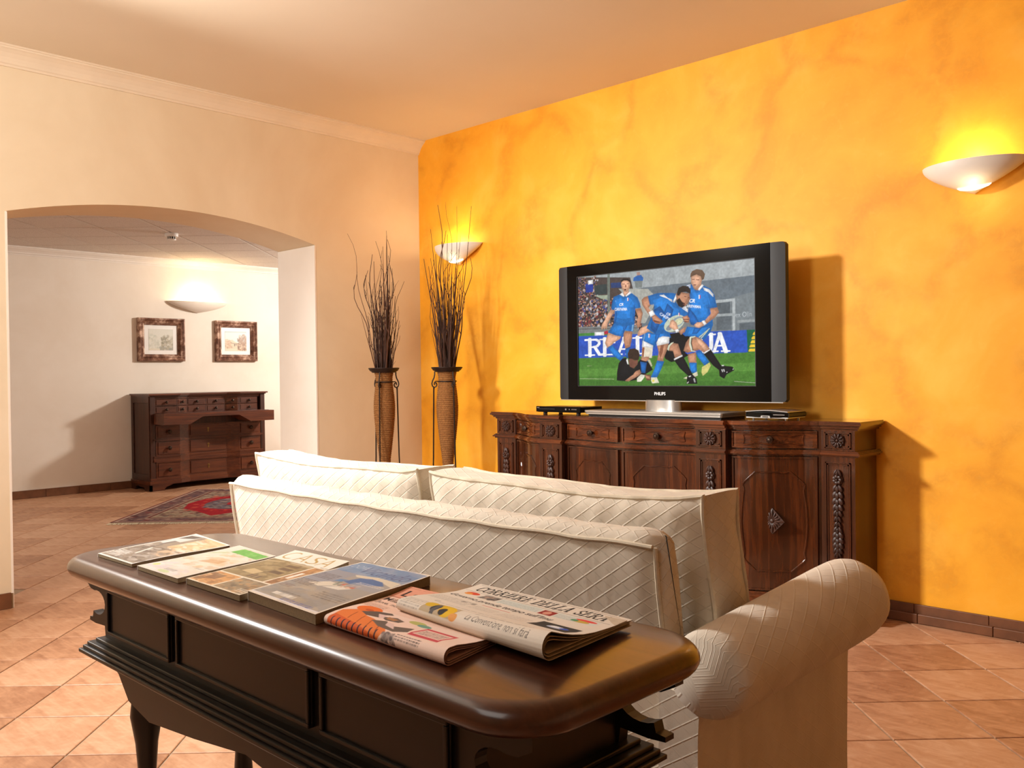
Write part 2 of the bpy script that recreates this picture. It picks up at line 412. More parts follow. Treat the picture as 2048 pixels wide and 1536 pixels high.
class Canvas:
    """colour field in linear RGB; x right 0..w, y up 0..h in the units given; cell = one mesh vertex"""
    def __init__(s, w, h, nx, ny, bg, ss=2):
        s.w, s.h, s.nx, s.ny, s.ss = w, h, nx, ny, ss
        s.X, s.Y = np.meshgrid((np.arange(nx * ss) + .5) / (nx * ss) * w, (np.arange(ny * ss) + .5) / (ny * ss) * h)
        s.C = np.empty((ny * ss, nx * ss, 3)); s.C[:] = lin(bg)
        s.rng = np.random.default_rng(7)
    def _win(s, x0, x1, y0, y1):
        i0 = max(0, int(x0 / s.w * s.nx * s.ss) - 1); i1 = min(s.nx * s.ss, int(x1 / s.w * s.nx * s.ss) + 2)
        j0 = max(0, int(y0 / s.h * s.ny * s.ss) - 1); j1 = min(s.ny * s.ss, int(y1 / s.h * s.ny * s.ss) + 2)
        return (slice(j0, j1), slice(i0, i1)) if i1 > i0 and j1 > j0 else None
    def _fill(s, win, m, c, a):
        if a >= 1: s.C[win][m] = lin(c)
        else: s.C[win][m] = s.C[win][m] * (1 - a) + lin(c) * a
    def poly(s, pts, c, a=1.0):
        p = np.array(pts, float); win = s._win(p[:, 0].min(), p[:, 0].max(), p[:, 1].min(), p[:, 1].max())
        if win is None: return
        X, Y = s.X[win], s.Y[win]; m = np.zeros(X.shape, bool)
        for k in range(len(p)):
            x0, y0 = p[k]; x1, y1 = p[(k + 1) % len(p)]
            if y0 == y1: continue
            m ^= ((y0 > Y) != (y1 > Y)) & (X < (x1 - x0) * (Y - y0) / (y1 - y0) + x0)
        s._fill(win, m, c, a)
    def rect(s, x0, y0, x1, y1, c, a=1.0): s.poly([(x0, y0), (x1, y0), (x1, y1), (x0, y1)], c, a)
    def ell(s, cx, cy, rx, ry, c, a=1.0, rot=0.0):
        R = max(rx, ry); win = s._win(cx - R, cx + R, cy - R, cy + R)
        if win is None: return
        X, Y = s.X[win] - cx, s.Y[win] - cy; q, t = math.cos(rot), math.sin(rot)
        s._fill(win, ((X * q + Y * t) / rx) ** 2 + ((Y * q - X * t) / ry) ** 2 < 1, c, a)
    def stroke(s, pts, wd, c, a=1.0):
        p = np.array(pts, float); win = s._win(p[:, 0].min() - wd, p[:, 0].max() + wd, p[:, 1].min() - wd, p[:, 1].max() + wd)
        if win is None: return
        X, Y = s.X[win], s.Y[win]; m = np.zeros(X.shape, bool)
        for k in range(len(p) - 1):
            d = p[k + 1] - p[k]; L = d @ d + 1e-12
            t = np.clip(((X - p[k][0]) * d[0] + (Y - p[k][1]) * d[1]) / L, 0, 1)
            m |= (X - p[k][0] - t * d[0]) ** 2 + (Y - p[k][1] - t * d[1]) ** 2 < (wd / 2) ** 2
        s._fill(win, m, c, a)
    def text(s, body, x, y, size, c, width=None, rot=0.0, shear=0.0, bold=0.0, a=1.0):
        V, T = text_tris(body, shear, bold)
        if not len(V): return
        sy = size / V[:, 1].max(); sx = sy if width is None else width / V[:, 0].max()
        P = V * (sx, sy); q, t = math.cos(rot), math.sin(rot)
        P = np.stack([x + P[:, 0] * q - P[:, 1] * t, y + P[:, 0] * t + P[:, 1] * q], 1)
        for tr in T: s.poly(P[list(tr)], c, a)
    def serif(s, body, x, y, size, width, c, shear=0.0, ymap=None, a=1.0):
        tot = sum(SERIF[ch][0] if ch in SERIF else .5 for ch in body) ; k = width / tot
        for ch in body:
            if ch in SERIF:
                wd, st = SERIF[ch]
                for pts, th in st:
                    q = [(x + px * k + py * shear * size, y + py * size) for px, py in pts]
                    if ymap: q = [(a_, b_ + ymap(a_)) for a_, b_ in q]
                    s.stroke(q, th * min(k, size), c, a)
                x += wd * k
            else: x += .5 * k
    def lines(s, x0, y0, x1, y1, n, c, a=.6, fill=.55):
        """rows of tiny unreadable print"""
        dy = (y1 - y0) / n
        for i in range(n):
            x = x0; yy = y0 + i * dy
            while x < x1:
                l = (x1 - x0) * s.rng.uniform(.03, .14)
                s.rect(x, yy, min(x + l, x1), yy + dy * fill, c, a * s.rng.uniform(.5, 1)); x += l + (x1 - x0) * .018
    def blotch(s, x0, y0, x1, y1, cols, n, rmin, rmax, a=.8, aspect=1.0):
        for _ in range(n):
            r = s.rng.uniform(rmin, rmax); s.ell(s.rng.uniform(x0, x1), s.rng.uniform(y0, y1), r, r * aspect * s.rng.uniform(.7, 1.4), cols[s.rng.integers(len(cols))], a * s.rng.uniform(.5, 1), s.rng.uniform(-.5, .5))
    def grain(s, amt):
        s.C *= 1 + s.rng.normal(0, amt, s.C.shape[:2])[..., None]; s.C = np.clip(s.C, 0, 1)
    def cells(s):
        return s.C.reshape(s.ny, s.ss, s.nx, s.ss, 3).mean((1, 3))

def print_mesh(name, cv, fn, mat, parent, loc=None):
    """dense sheet whose vertices carry the print; fn(U,V arrays 0..1) -> xyz arrays"""
    nx, ny = cv.nx, cv.ny
    U, V = np.meshgrid(np.linspace(0, 1, nx), np.linspace(0, 1, ny))
    x, y, z = fn(U, V)
    co = np.stack([x, y, z], -1).reshape(-1, 3).astype(np.float32)
    me = bpy.data.meshes.new(name); me.vertices.add(nx * ny); me.vertices.foreach_set('co', co.ravel())
    i = np.arange((ny - 1) * (nx - 1)); j, k = i // (nx - 1), i % (nx - 1); a = j * nx + k
    q = np.stack([a, a + 1, a + nx + 1, a + nx], 1).astype(np.int32); nf = len(q)
    me.loops.add(nf * 4); me.loops.foreach_set('vertex_index', q.ravel()); me.polygons.add(nf)
    me.polygons.foreach_set('loop_start', np.arange(0, nf * 4, 4, dtype=np.int32))
    me.polygons.foreach_set('use_smooth', np.ones(nf, dtype=bool))
    at_ = me.color_attributes.new('print', 'FLOAT_COLOR', 'POINT')
    C = np.ones((nx * ny, 4), np.float32); C[:, :3] = cv.cells().reshape(-1, 3); at_.data.foreach_set('color', C.ravel())
    me.update(); me.validate()
    return link(name, me, mat, parent, loc)
# ================================================================ THE SETTING
CEIL, ACEIL = 2.70, 2.335
XF = -4.30          # far wall of the side room
ARCH_Y0, ARCH_Y1, SPRING, APEX, WT = -2.59, -0.845, 1.917, 2.030, 0.42
RX, RY = 7.4, -7.2  # right and near limits of the room
AY0, AY1 = -4.6, 3.0

def struct(name, mb, mat, **k):
    return mb.build(name, mat, kind='structure', **k)

struct('wall_right', MB().box(-WT, RX + .15, 0, .15, 0, CEIL), M['yellow'])
# wall with the shallow arch
half = (ARCH_Y1 - ARCH_Y0) / 2; rise = APEX - SPRING; R_ = (half * half + rise * rise) / (2 * rise); yc = (ARCH_Y0 + ARCH_Y1) / 2
arc = []
for i in range(33):
    y = ARCH_Y0 + (ARCH_Y1 - ARCH_Y0) * i / 32
    arc.append((y, APEX - R_ + math.sqrt(R_ * R_ - (y - yc) ** 2)))
mb = MB()
mb.box(-WT, 0, RY, ARCH_Y0, 0, CEIL); mb.box(-WT, 0, ARCH_Y1, 0.0, 0, CEIL)
top = [(ARCH_Y0, CEIL)] + arc + [(ARCH_Y1, CEIL)]
for i in range(32):
    mb.prism([arc[i], arc[i + 1], (arc[i + 1][0], CEIL), (arc[i][0], CEIL)], -WT, 0, 'x')
wl = struct('wall_left', mb, M['cream'])
# thin smooth render lining the two sides of the opening
lin_mb = MB(); lin_mb.box(-WT - .001, .0015, ARCH_Y1 - .004, ARCH_Y1 + .006, 0, SPRING - .002); lin_mb.box(-WT - .001, .0015, ARCH_Y0 - .006, ARCH_Y0 + .004, 0, SPRING - .002)
lin_mb.build('jamb_lining', M['white'], wl)
struct('wall_near', MB().box(-WT, RX + .15, RY - .15, RY, 0, CEIL), M['cream'])
struct('wall_side', MB().box(RX, RX + .15, RY, 0, 0, CEIL), M['cream'])
struct('ceiling', MB().box(-WT, RX + .15, RY - .15, .15, CEIL, CEIL + .1), M['ceil'])
struct('wall_far', MB().box(XF - .15, XF, AY0 - .15, AY1 + .15, 0, CEIL), M['white'])
struct('wall_far_left', MB().box(XF, -WT, AY0 - .15, AY0, 0, CEIL), M['white'])
struct('wall_far_right', MB().box(XF, -WT, AY1, AY1 + .15, 0, CEIL), M['white'])
struct('wall_far_front', MB().box(-WT - .02, -WT + .0, .15, AY1, 0, CEIL), M['white'])
# side-room ceiling of square boards laid on the diagonal
pc = struct('ceiling_far', MB().box(XF, -WT, AY0, AY1, ACEIL + .008, ACEIL + .06), M['trimw'])

def clip_poly(poly, x0, x1, y0, y1):
    for ax, lim, sg in ((0, x0, 1), (0, x1, -1), (1, y0, 1), (1, y1, -1)):
        out = []
        for i in range(len(poly)):
            a, b = poly[i], poly[(i + 1) % len(poly)]
            da, db = sg * (a[ax] - lim), sg * (b[ax] - lim)
            if da >= 0: out.append(a)
            if (da >= 0) != (db >= 0):
                t = da / (da - db); out.append((a[0] + t * (b[0] - a[0]), a[1] + t * (b[1] - a[1])))
        poly = out
        if len(poly) < 3: return []
    return poly

def parea(p): return abs(sum(p[i][0] * p[(i + 1) % len(p)][1] - p[(i + 1) % len(p)][0] * p[i][1] for i in range(len(p)))) / 2

def diag_cells(size, a_off, b_off, gap, x0, x1, y0, y1):
    """square cells turned 45 degrees, clipped to a rectangle: (centre, outline relative to centre, whole)"""
    s2 = math.sqrt(2); res = []
    la = [(x + y) / s2 for x in (x0, x1) for y in (y0, y1)]; lb = [(y - x) / s2 for x in (x0, x1) for y in (y0, y1)]
    for i in range(math.floor((min(la) - a_off) / size) - 1, math.ceil((max(la) - a_off) / size) + 1):
        for j in range(math.floor((min(lb) - b_off) / size) - 1, math.ceil((max(lb) - b_off) / size) + 1):
            g = gap / 2; q = []
            for da, db in ((g, g), (size - g, g), (size - g, size - g), (g, size - g)):
                a = a_off + i * size + da; b = b_off + j * size + db
                q.append(((a - b) / s2, (a + b) / s2))
            c = (sum(p[0] for p in q) / 4, sum(p[1] for p in q) / 4)
            k = clip_poly(q, x0, x1, y0, y1)
            if len(k) < 3 or parea(k) < .001: continue
            whole = abs(parea(k) - (size - gap) ** 2) < 1e-6
            res.append((c, [(p[0] - c[0], p[1] - c[1]) for p in k], whole))
    return res

def pieces(name, cells, z0, z1, mat, parent, limit=300, bev=.0015, vis=None):
    """each cell an object of its own (whole ones share a mesh); beyond the limit they join into one piece"""
    def px(c):
        q = np.array([c[0], c[1], z1]) - CAM; d = q @ FWD
        if d < .2: return None
        u, v = FPX * (q @ RGT) / d, FPX * (q @ UPV) / d
        return d if abs(u) < 1100 and abs(v) < 850 else None
    ranked = []; rest = []
    for c in cells:
        d = px(c[0])
        (ranked if d is not None and (vis is None or vis(c[0])) else rest).append((d or 0, c))
    ranked.sort(key=lambda t: t[0]); rest += ranked[limit:]; ranked = ranked[:limit]
    def prism_mesh(o):
        m = MB(); n = len(o)
        k = 1 - bev / .1
        up = z1 > z0
        m.add([(p[0], p[1], z0) for p in o] + [(p[0], p[1], z1 - bev * (1 if up else -1)) for p in o] + [(p[0] * k, p[1] * k, z1) for p in o],
              [tuple(range(2 * n, 3 * n))] + [(i, (i + 1) % n, n + (i + 1) % n, n + i) for i in range(n)] + [(n + i, n + (i + 1) % n, 2 * n + (i + 1) % n, 2 * n + i) for i in range(n)])
        return m
    shared = None
    for d, (c, o, whole) in ranked:
        if whole:
            if shared is None: shared = prism_mesh(o).mesh(name)
            me = shared
        else: me = prism_mesh(o).mesh(name)
        link(name, me, mat, parent, (c[0], c[1], 0))
    if rest:
        m = MB()
        for d, (c, o, whole) in rest:
            q = prism_mesh(o); m.add([(v[0] + c[0], v[1] + c[1], v[2]) for v in q.v], q.f)
        m.build('more_' + name + 's', mat, parent, kind='stuff')

def thru_arch(c):
    """can the far floor or ceiling point be seen through the opening"""
    if c[0] > -.05: return True
    t = (0 - CAM[0]) / (c[0] - CAM[0]); y = CAM[1] + t * (c[1] - CAM[1])
    return ARCH_Y0 - .15 < y < ARCH_Y1 + .15
pieces('ceiling_panel', diag_cells(.475, -2.225 - .475 * 4, 2.13, .011, XF + .001, -WT - .001, AY0, AY1), ACEIL + .012, ACEIL, M['panel'], pc, 90, .002, lambda c: thru_arch(c) and c[1] > -2)
# terracotta floor on the diagonal
fl = struct('floor', MB().box(-WT, RX, RY, 0, -.10, -.004).box(XF, -WT, AY0, AY1, -.10, -.004), M['grout'])
TS = .305; s2 = math.sqrt(2)
A_OFF = (3.30 - .479) / s2; B_OFF = (-.408 - 3.351) / s2
cells = diag_cells(TS, A_OFF, B_OFF, .006, 0.0, RX, RY, 0) + diag_cells(TS, A_OFF, B_OFF, .006, XF, 0.0, AY0, AY1)
cells = [c for c in cells if not (-WT < c[0][0] < 0 and not (ARCH_Y0 < c[0][1] < ARCH_Y1))]
def floor_seen(c):
    if not thru_arch(c): return False
    if c[0] > 0 and c[1] < -2.9 and c[0] > 2.75 and c[1] > -3.2: return False
    return True
pieces('floor_tile', cells, -.008, 0, M['tile'], fl, 300, .0015, floor_seen)

# skirting tiles along the golden wall: upper row flush, lower row standing out
bb = struct('baseboard_right', MB().box(0, RX, -.004, 0, 0, .076), M['grout'])
up_me = MB().box(-.149, .149, -.014, -.002, .040, .080, .002).mesh('skirting_tile'); lo_me = MB().box(-.149, .149, -.030, -.002, .001, .042, .003).mesh('skirting_tile')
for i in range(24):
    link('skirting_tile', up_me, M['skirt'], bb, (.15 + i * .3, 0, 0)); link('skirting_tile', lo_me, M['skirt'], bb, (.05 + i * .3 + .12, 0, 0))
bf = struct('baseboard_far', MB().box(XF, XF + .004, AY0, AY1, 0, .072), M['grout'])
f_me = MB().box(.002, .014, -.149, .149, .001, .076, .002).mesh('skirting_tile')
for i in range(25): link('skirting_tile', f_me, M['skirt'], bf, (XF, AY0 + .15 + i * .3, 0))
bl = struct('baseboard_left', MB().box(0, .004, ARCH_Y1, 0, 0, .072), M['grout'])
for i in range(2): link('skirting_tile', f_me, M['skirt'], bl, (0, -.16 - .3 * i - .02, 0))
bl2 = struct('baseboard_left_near', MB().box(0, .004, RY, ARCH_Y0, 0, .072), M['grout'])
for i in range(10): link('skirting_tile', f_me, M['skirt'], bl2, (0, ARCH_Y0 - .16 - .3 * i, 0))

# cornices
def cornice(name, prof, a0, a1, mat, side):
    m = MB(); m.prism(prof, a0, a1, 'y')
    return struct(name, m, mat)
cornice('trim_1', [(0, CEIL), (0, 2.612), (.010, 2.612), (.012, 2.622), (.018, 2.626), (.022, 2.636), (.030, 2.650), (.046, 2.668), (.062, 2.680), (.070, 2.684), (.072, 2.690), (.078, 2.692), (.078, CEIL)], RY, 0.0, M['trim'], 1)
cornice('trim_2', [(XF, ACEIL + .01), (XF, 2.255), (XF + .008, 2.255), (XF + .010, 2.268), (XF + .018, 2.272), (XF + .020, 2.285), (XF + .034, 2.300), (XF + .052, 2.312), (XF + .058, 2.320), (XF + .066, 2.324), (XF + .066, ACEIL + .01)], AY0, AY1, M['trimw'], 1)
# ================================================================ SIDE ROOM AND WALL FITTINGS
def sconce(label, loc, rz, a, b, h, slit, group):
    t = thing('wall_sconce', label, 'wall lamp', loc, rz, group)
    NU, NV = 36, 12
    def P(u, v, k=1.0):   # u along the rim, v from rim (0) to keel (1)
        th = PI * u; ph = .5 * PI * v
        return np.array([-a * k * math.cos(th) * (math.cos(ph) ** .9), -b * k * math.sin(th) * math.cos(ph), -h * k * math.sin(ph) * (math.sin(th) ** .35 if 0 < u < 1 else 0)])
    outer = [[P(i / NU, j / NV) for j in range(NV + 1)] for i in range(NU + 1)]
    inner = [[P(i / NU, j / NV, .96) + np.array([0, 0, .0]) for j in range(NV + 1)] for i in range(NU + 1)]
    m = MB(); m.grid(outer); m.grid(inner)
    n0 = 0; b0 = (NU + 1) * (NV + 1); w_ = NV + 1
    m.f += [(i * w_, (i + 1) * w_, b0 + (i + 1) * w_, b0 + i * w_) for i in range(NU)]
    m.build('bowl', M['ceramic'], t, smooth=True, angle=60)
    MB().box(-a * .4, a * .4, -.012, 0, -h * .5, -.012, .003).build('back_plate', M['ceramic'], t)
    bu = MB(); bu.ellipsoid((0, -b * .42, -.032), a * .38, .013, .013); bu.build('bulb', M['bulb'], t, smooth=True)
    if slit:
        m = MB(); S = []
        for i in range(19):
            u = .36 + .38 * i / 18
            S.append([P(u, v, 1.006) for v in (.66 - .02 * (1 - abs(i - 9) / 9), .72 + .03 * (1 - abs(i - 9) / 9))])
        m.slab(S, (0, -.002, -.002)); m.build('light_slit', M['slit'], t, smooth=True)
    l = bpy.data.lights.new('sconce_glow', 'POINT'); l.energy = 4.6 if not slit else 1.6; l.color = (1.0, .74, .42); l.shadow_soft_size = .03
    lo = bpy.data.objects.new('sconce_glow', l); COL.objects.link(lo); lo.parent = t; lo.location = (0, -b * .45, .025)
    if slit:
        l2 = bpy.data.lights.new('sconce_under_glow', 'POINT'); l2.energy = .35; l2.color = (1.0, .8, .5); l2.shadow_soft_size = .02
        lo2 = bpy.data.objects.new('sconce_under_glow', l2); COL.objects.link(lo2); lo2.parent = t; lo2.location = (a * .12, -b * .80, -h * 1.15)
    return t
sconce('wide white half-bowl wall lamp above the two framed prints', (XF, .539, 1.905), PI / 2, .335, .13, .115, False, 'white wall lamps')
sconce('white half-bowl wall lamp on golden wall behind the twigs', (.425, 0, 1.945), 0, .205, .15, .125, True, 'white wall lamps')
sconce('white half-bowl wall lamp on golden wall right of the television', (3.556, 0, 1.945), 0, .205, .15, .125, True, 'white wall lamps')

# smoke detector
t = thing('smoke_detector', 'white smoke detector with dark grille on the side room ceiling', 'smoke detector', (-2.65, -.51, ACEIL))
MB().lathe([(.0, 0), (.052, 0), (.055, -.006), (.055, -.022), (.05, -.03), (0, -.03)], 28).build('base', M['plastic'], t, smooth=True)
MB().lathe([(0, -.03), (.034, -.03), (.034, -.05), (0, -.05)], 24).build('sensor_chamber', M['matteblack'], t, smooth=True)
m = MB()
for i in range(12):
    q = 2 * PI * i / 12; m.box(.0345 * math.cos(q) - .0025, .0345 * math.cos(q) + .0025, .0345 * math.sin(q) - .0025, .0345 * math.sin(q) + .0025, -.051, -.029)
m.build('grille', M['plastic'], t)
MB().lathe([(0, -.05), (.038, -.05), (.036, -.058), (.02, -.062), (0, -.062)], 24).build('cap', M['plastic'], t, smooth=True)

# framed prints
def picture(label, y0, y1, z0, z1, paint):
    yc, zc = (y0 + y1) / 2, (z0 + z1) / 2; hw, hh = (y1 - y0) / 2, (z1 - z0) / 2
    t = thing('framed_print', label, 'picture', (XF, yc, zc), 0, 'framed prints over the bureau')
    prof = [(0, 0), (0, .040), (.006, .050), (.014, .052), (.022, .044), (.034, .038), (.044, .044), (.052, .040), (.058, .030), (.066, .026), (.072, .016), (.072, 0)]   # (inward, out of wall)
    for k in range(4):
        m = MB(); Lh, Lv = (hw, hh)
        A = []; B = []
        for i_, o_ in prof:
            x = o_ + .001
            c = [(-hw + i_, -hh + i_), (hw - i_, -hh + i_), (hw - i_, hh - i_), (-hw + i_, hh - i_)]
            p, q = c[k], c[(k + 1) % 4]
            A.append((x, p[0], p[1])); B.append((x, q[0], q[1]))
        n = len(A); m.add(A + B, [(i, (i + 1) % n, n + (i + 1) % n, n + i) for i in range(n)])
        m.build('frame_side', M['gilt'], t, smooth=True, angle=30)
    MB().box(.001, .010, -hw + .066, hw - .066, -hh + .066, hh - .066).build('mount_board', M['plastic'], t)
    iw, ih = hw - .118, hh - .112
    cv = Canvas(1, .82, 90, 74, (226, 222, 210)); paint(cv); cv.grain(.05)
    print_mesh('engraving', cv, lambda U, V: (U * 0 + .0115, (U - .5) * 2 * iw, (V - .5) * 2 * ih), M['print'], t)
    return t
def paint_a(c):
    c.rect(0, 0, 1, .82, (214, 212, 200)); c.blotch(0, .35, .3, .6, [(196, 198, 184), (222, 220, 208)], 40, .03, .08, .6)
    c.blotch(.0, .05, .45, .5, [(200, 200, 186), (186, 186, 170), (216, 212, 198)], 70, .02, .06, .6)
    c.blotch(.52, .05, 1, .55, [(176, 168, 146), (150, 142, 122), (190, 182, 162)], 130, .015, .06, .7)
    c.blotch(.5, .25, .75, .5, [(128, 124, 106), (150, 146, 126)], 40, .01, .035, .8); c.blotch(.45, .0, 1, .12, [(150, 150, 140), (170, 160, 140)], 40, .02, .05, .6)
    c.rect(0, 0, .45, .08, (214, 206, 186)); c.stroke([(0, 0), (1, 0), (1, .82), (0, .82), (0, 0)], .012, (160, 154, 140))
def paint_b(c):
    c.rect(0, 0, 1, .82, (204, 216, 210)); c.rect(0, .76, 1, .82, (178, 192, 188))
    c.poly([(0, .48), (.12, .5), (.2, .44), (.34, .47), (.42, .4), (.6, .34), (.8, .32), (1, .36), (1, 0), (0, 0)], (214, 192, 164))
    c.blotch(0, .12, .3, .42, [(190, 158, 128), (206, 178, 146), (172, 138, 108)], 50, .02, .05, .7)
    c.blotch(.58, .04, 1, .52, [(150, 112, 86), (176, 140, 112), (124, 88, 66), (190, 160, 132)], 140, .012, .045, .8)
    c.poly([(.78, .66), (.9, .72), (1, .58), (1, .3), (.7, .32), (.64, .48)], (168, 136, 110), .7); c.blotch(.64, .3, 1, .68, [(140, 104, 80), (178, 148, 122)], 70, .01, .03, .8)
    c.stroke([(.28, .34), (.46, .30), (.6, .31), (.74, .27)], .018, (104, 84, 66)); c.rect(.42, .2, .46, .3, (100, 80, 66)); c.rect(.5, .22, .53, .3, (110, 90, 72))
    c.rect(0, 0, .55, .1, (218, 204, 178)); c.stroke([(0, 0), (1, 0), (1, .82), (0, .82), (0, 0)], .010, (150, 130, 108))
picture('pale green landscape engraving in gilt frame, left of the two', -.112, .382, 1.278, 1.720, paint_a)
picture('brown landscape engraving with pale blue sky in gilt frame, right of the two', .732, 1.224, 1.280, 1.718, paint_b)

# ---------------------------------------------------------------- bureau
def bureau():
    t = thing('writing_bureau', 'mahogany block-front bureau with open writing flap and small drawers', 'bureau', (XF + .016, -.18, 0))
    W = 1.25; Y = [0, .30, .42, .83, .95, W]
    def dep(y, d0=.42, d1=.365):
        return float(np.interp(y, Y, [d0, d0, d1, d1, d0, d0]))
    ys = sorted(set([0, .15, .30, .36, .42, .62, .83, .89, .95, 1.1, W]))
    def plan(off, y0=0, y1=W, back=0.0):
        q = [y for y in ys if y0 < y < y1]; q = [y0] + q + [y1]
        return [(back, y0)] + [(dep(y) + off, y) for y in q] + [(back, y1)]
    def strip(y0, y1, z0, z1, o0, o1):
        q = [y0] + [y for y in ys if y0 < y < y1] + [y1]
        m = MB(); m.slab([[(dep(y) + o0, y, z0), (dep(y) + o0, y, z1)] for y in q], (o1 - o0, 0, 0)); return m
    MB().prism(plan(-.030, .02, W - .02), .10, .50, 'z').build('lower_case', M['bz'], t)
    # sides with raised frame and sunk panel
    for y0, y1, s in ((0, .022, -1), (W - .022, W, 1)):
        sd = MB().box(0, .405, y0, y1, .09, .925).build('side_panel', M['bz'], t)
        e = y0 if s < 0 else y1
        for a in ((.0, .405, .86, .925), (.0, .405, .09, .16), (.0, .05, .16, .86), (.355, .405, .16, .86)):
            MB().box(a[0], a[1], min(e, e + s * .008), max(e, e + s * .008), a[2], a[3], .002).build('panel_rail', M['bz'], sd)
    # corner pilasters
    for y0 in (.0, W - .05):
        MB().box(.36, .418, y0, y0 + .05, .09, .925, .003).build('corner_post', M['bz'], t)
    MB().box(.0, .02, .02, W - .02, .50, .925).build('back_board', M['bz'], t)
    MB().box(.02, .355, .02, W - .02, .735, .750).build('inner_shelf', M['by'], t)
    # two tiers of six little drawers
    cols = [(.065, .285), (.293, .415), (.42, .620), (.628, .828), (.833, .965), (.973, 1.185)]
    for z0, z1 in ((.830, .898), (.757, .825)):
        for y0, y1 in cols:
            q = [y0] + [y for y in ys if y0 < y < y1] + [y1]
            d = MB().slab([[(dep(y) - .065, y, z0), (dep(y) - .065, y, z1)] for y in q], (.03, 0, 0)).build('small_drawer', M['by'], t)
            m = MB().slab([[(dep(y) - .035, y, z0 + .010), (dep(y) - .035, y, z1 - .010)] for y in [y0 + .012] + [y for y in ys if y0 + .012 < y < y1 - .012] + [y1 - .012]], (.005, 0, 0)); m.build('raised_field', M['by'], d)
            yk = (y0 + y1) / 2; xk = dep(yk) - .031
            MB().lathe([(.0, 0), (.006, 0), (.005, .010), (.012, .016), (.014, .022), (.010, .030), (0, .032)], 14, (xk, yk, (z0 + z1) / 2), 'x').build('knob', M['knob'], d, smooth=True)
    # divisions and frieze
    for y in (.289, .4175, .624, .8305, .969):
        MB().box(dep(y) - .12, dep(y) - .034, y - .003, y + .003, .752, .902).build('divider', M['bz'], t)
    strip(.05, W - .05, .900, .926, -.09, -.022).build('upper_rail', M['by'], t)
    # fold-down writing flap: the block front hangs below
    fl_pts = [(.03, .757), (.03, .652), (.30, .652), (.43, .722), (.82, .722), (.95, .652), (W - .03, .652), (W - .03, .757)]
    fl = MB(); fl.prism(fl_pts, .43, .655, 'x'); o = fl.build('writing_flap', M['by'], t)
    MB().box(.36, .60, .06, W - .06, .757, .760).build('writing_surface', M['by'], o)
    # three long drawers
    for k, (z0, z1) in enumerate(((.508, .640), (.338, .490), (.122, .278))):
        d = strip(.055, W - .055, z0, z1, -.028, -.004).build('long_drawer', M['by'], t)
        for y0, y1 in ((.075, .285), (.435, .815), (.965, W - .075)):
            strip(y0, y1, z0 + .018, z1 - .018, -.004, .004).build('raised_field', M['by'], d)
        strip(.055, W - .055, z1 - .006, z1, -.004, .006).build('drawer_bead', M['by'], d)
        for yk in (.18, W - .18):
            xk = dep(yk) + .003
            MB().lathe([(.0, 0), (.009, 0), (.008, .012), (.018, .020), (.021, .030), (.015, .040), (0, .043)], 16, (xk, yk, (z0 + z1) / 2), 'x').build('knob', M['knob'], d, smooth=True)
        m = MB(); m.lathe([(0, 0), (.011, 0), (.011, .003), (0, .003)], 14, (dep(.625) + .004, .625, (z0 + z1) / 2 + .012), 'x'); m.box(dep(.625) + .004, dep(.625) + .007, .619, .631, (z0 + z1) / 2 - .024, (z0 + z1) / 2 + .01)
        m.build('keyhole_plate', M['brass'], d)
    for z0, z1, o1 in ((.490, .500, .006), (.500, .508, .000), (.280, .300, .008), (.300, .325, .002), (.325, .338, .008)):
        strip(.03, W - .03, z0, z1, -.03, o1).build('rail_moulding', M['by'], t)
    MB().box(.02, .36, .02, W - .02, .50, .735).build('upper_case', M['bz'], t)
    # top
    MB().prism(plan(.012, -.008, W + .008), .925, .936, 'z').build('top_moulding', M['by'], t)
    MB().prism(plan(.028, -.022, W + .022), .936, .950, 'z').build('top', M['by'], t)
    # base and bracket feet
    MB().prism(plan(.008, -.006, W + .006), .096, .122, 'z').build('base_moulding', M['by'], t)
    MB().prism(plan(.024, -.020, W + .020), .060, .096, 'z').build('plinth', M['by'], t)
    for ya, s in ((-.018, 1), (W + .018, -1)):
        f = [(ya, 0), (ya + s * .15, 0), (ya + s * .145, .016), (ya + s * .165, .034), (ya + s * .20, .045), (ya + s * .24, .060), (ya, .060)]
        MB().prism(f, .415, .440, 'x').build('bracket_foot', M['by'], t)
        g = [(0.01, 0), (.10, 0), (.11, .03), (.16, .046), (.20, .034), (.30, .03), (.32, 0), (.44, 0), (.44, .060), (.01, .060)]
        MB().prism(g, min(ya, ya + s * .022), max(ya, ya + s * .022), 'y').build('side_bracket', M['bz'], t)
    return t
bureau()

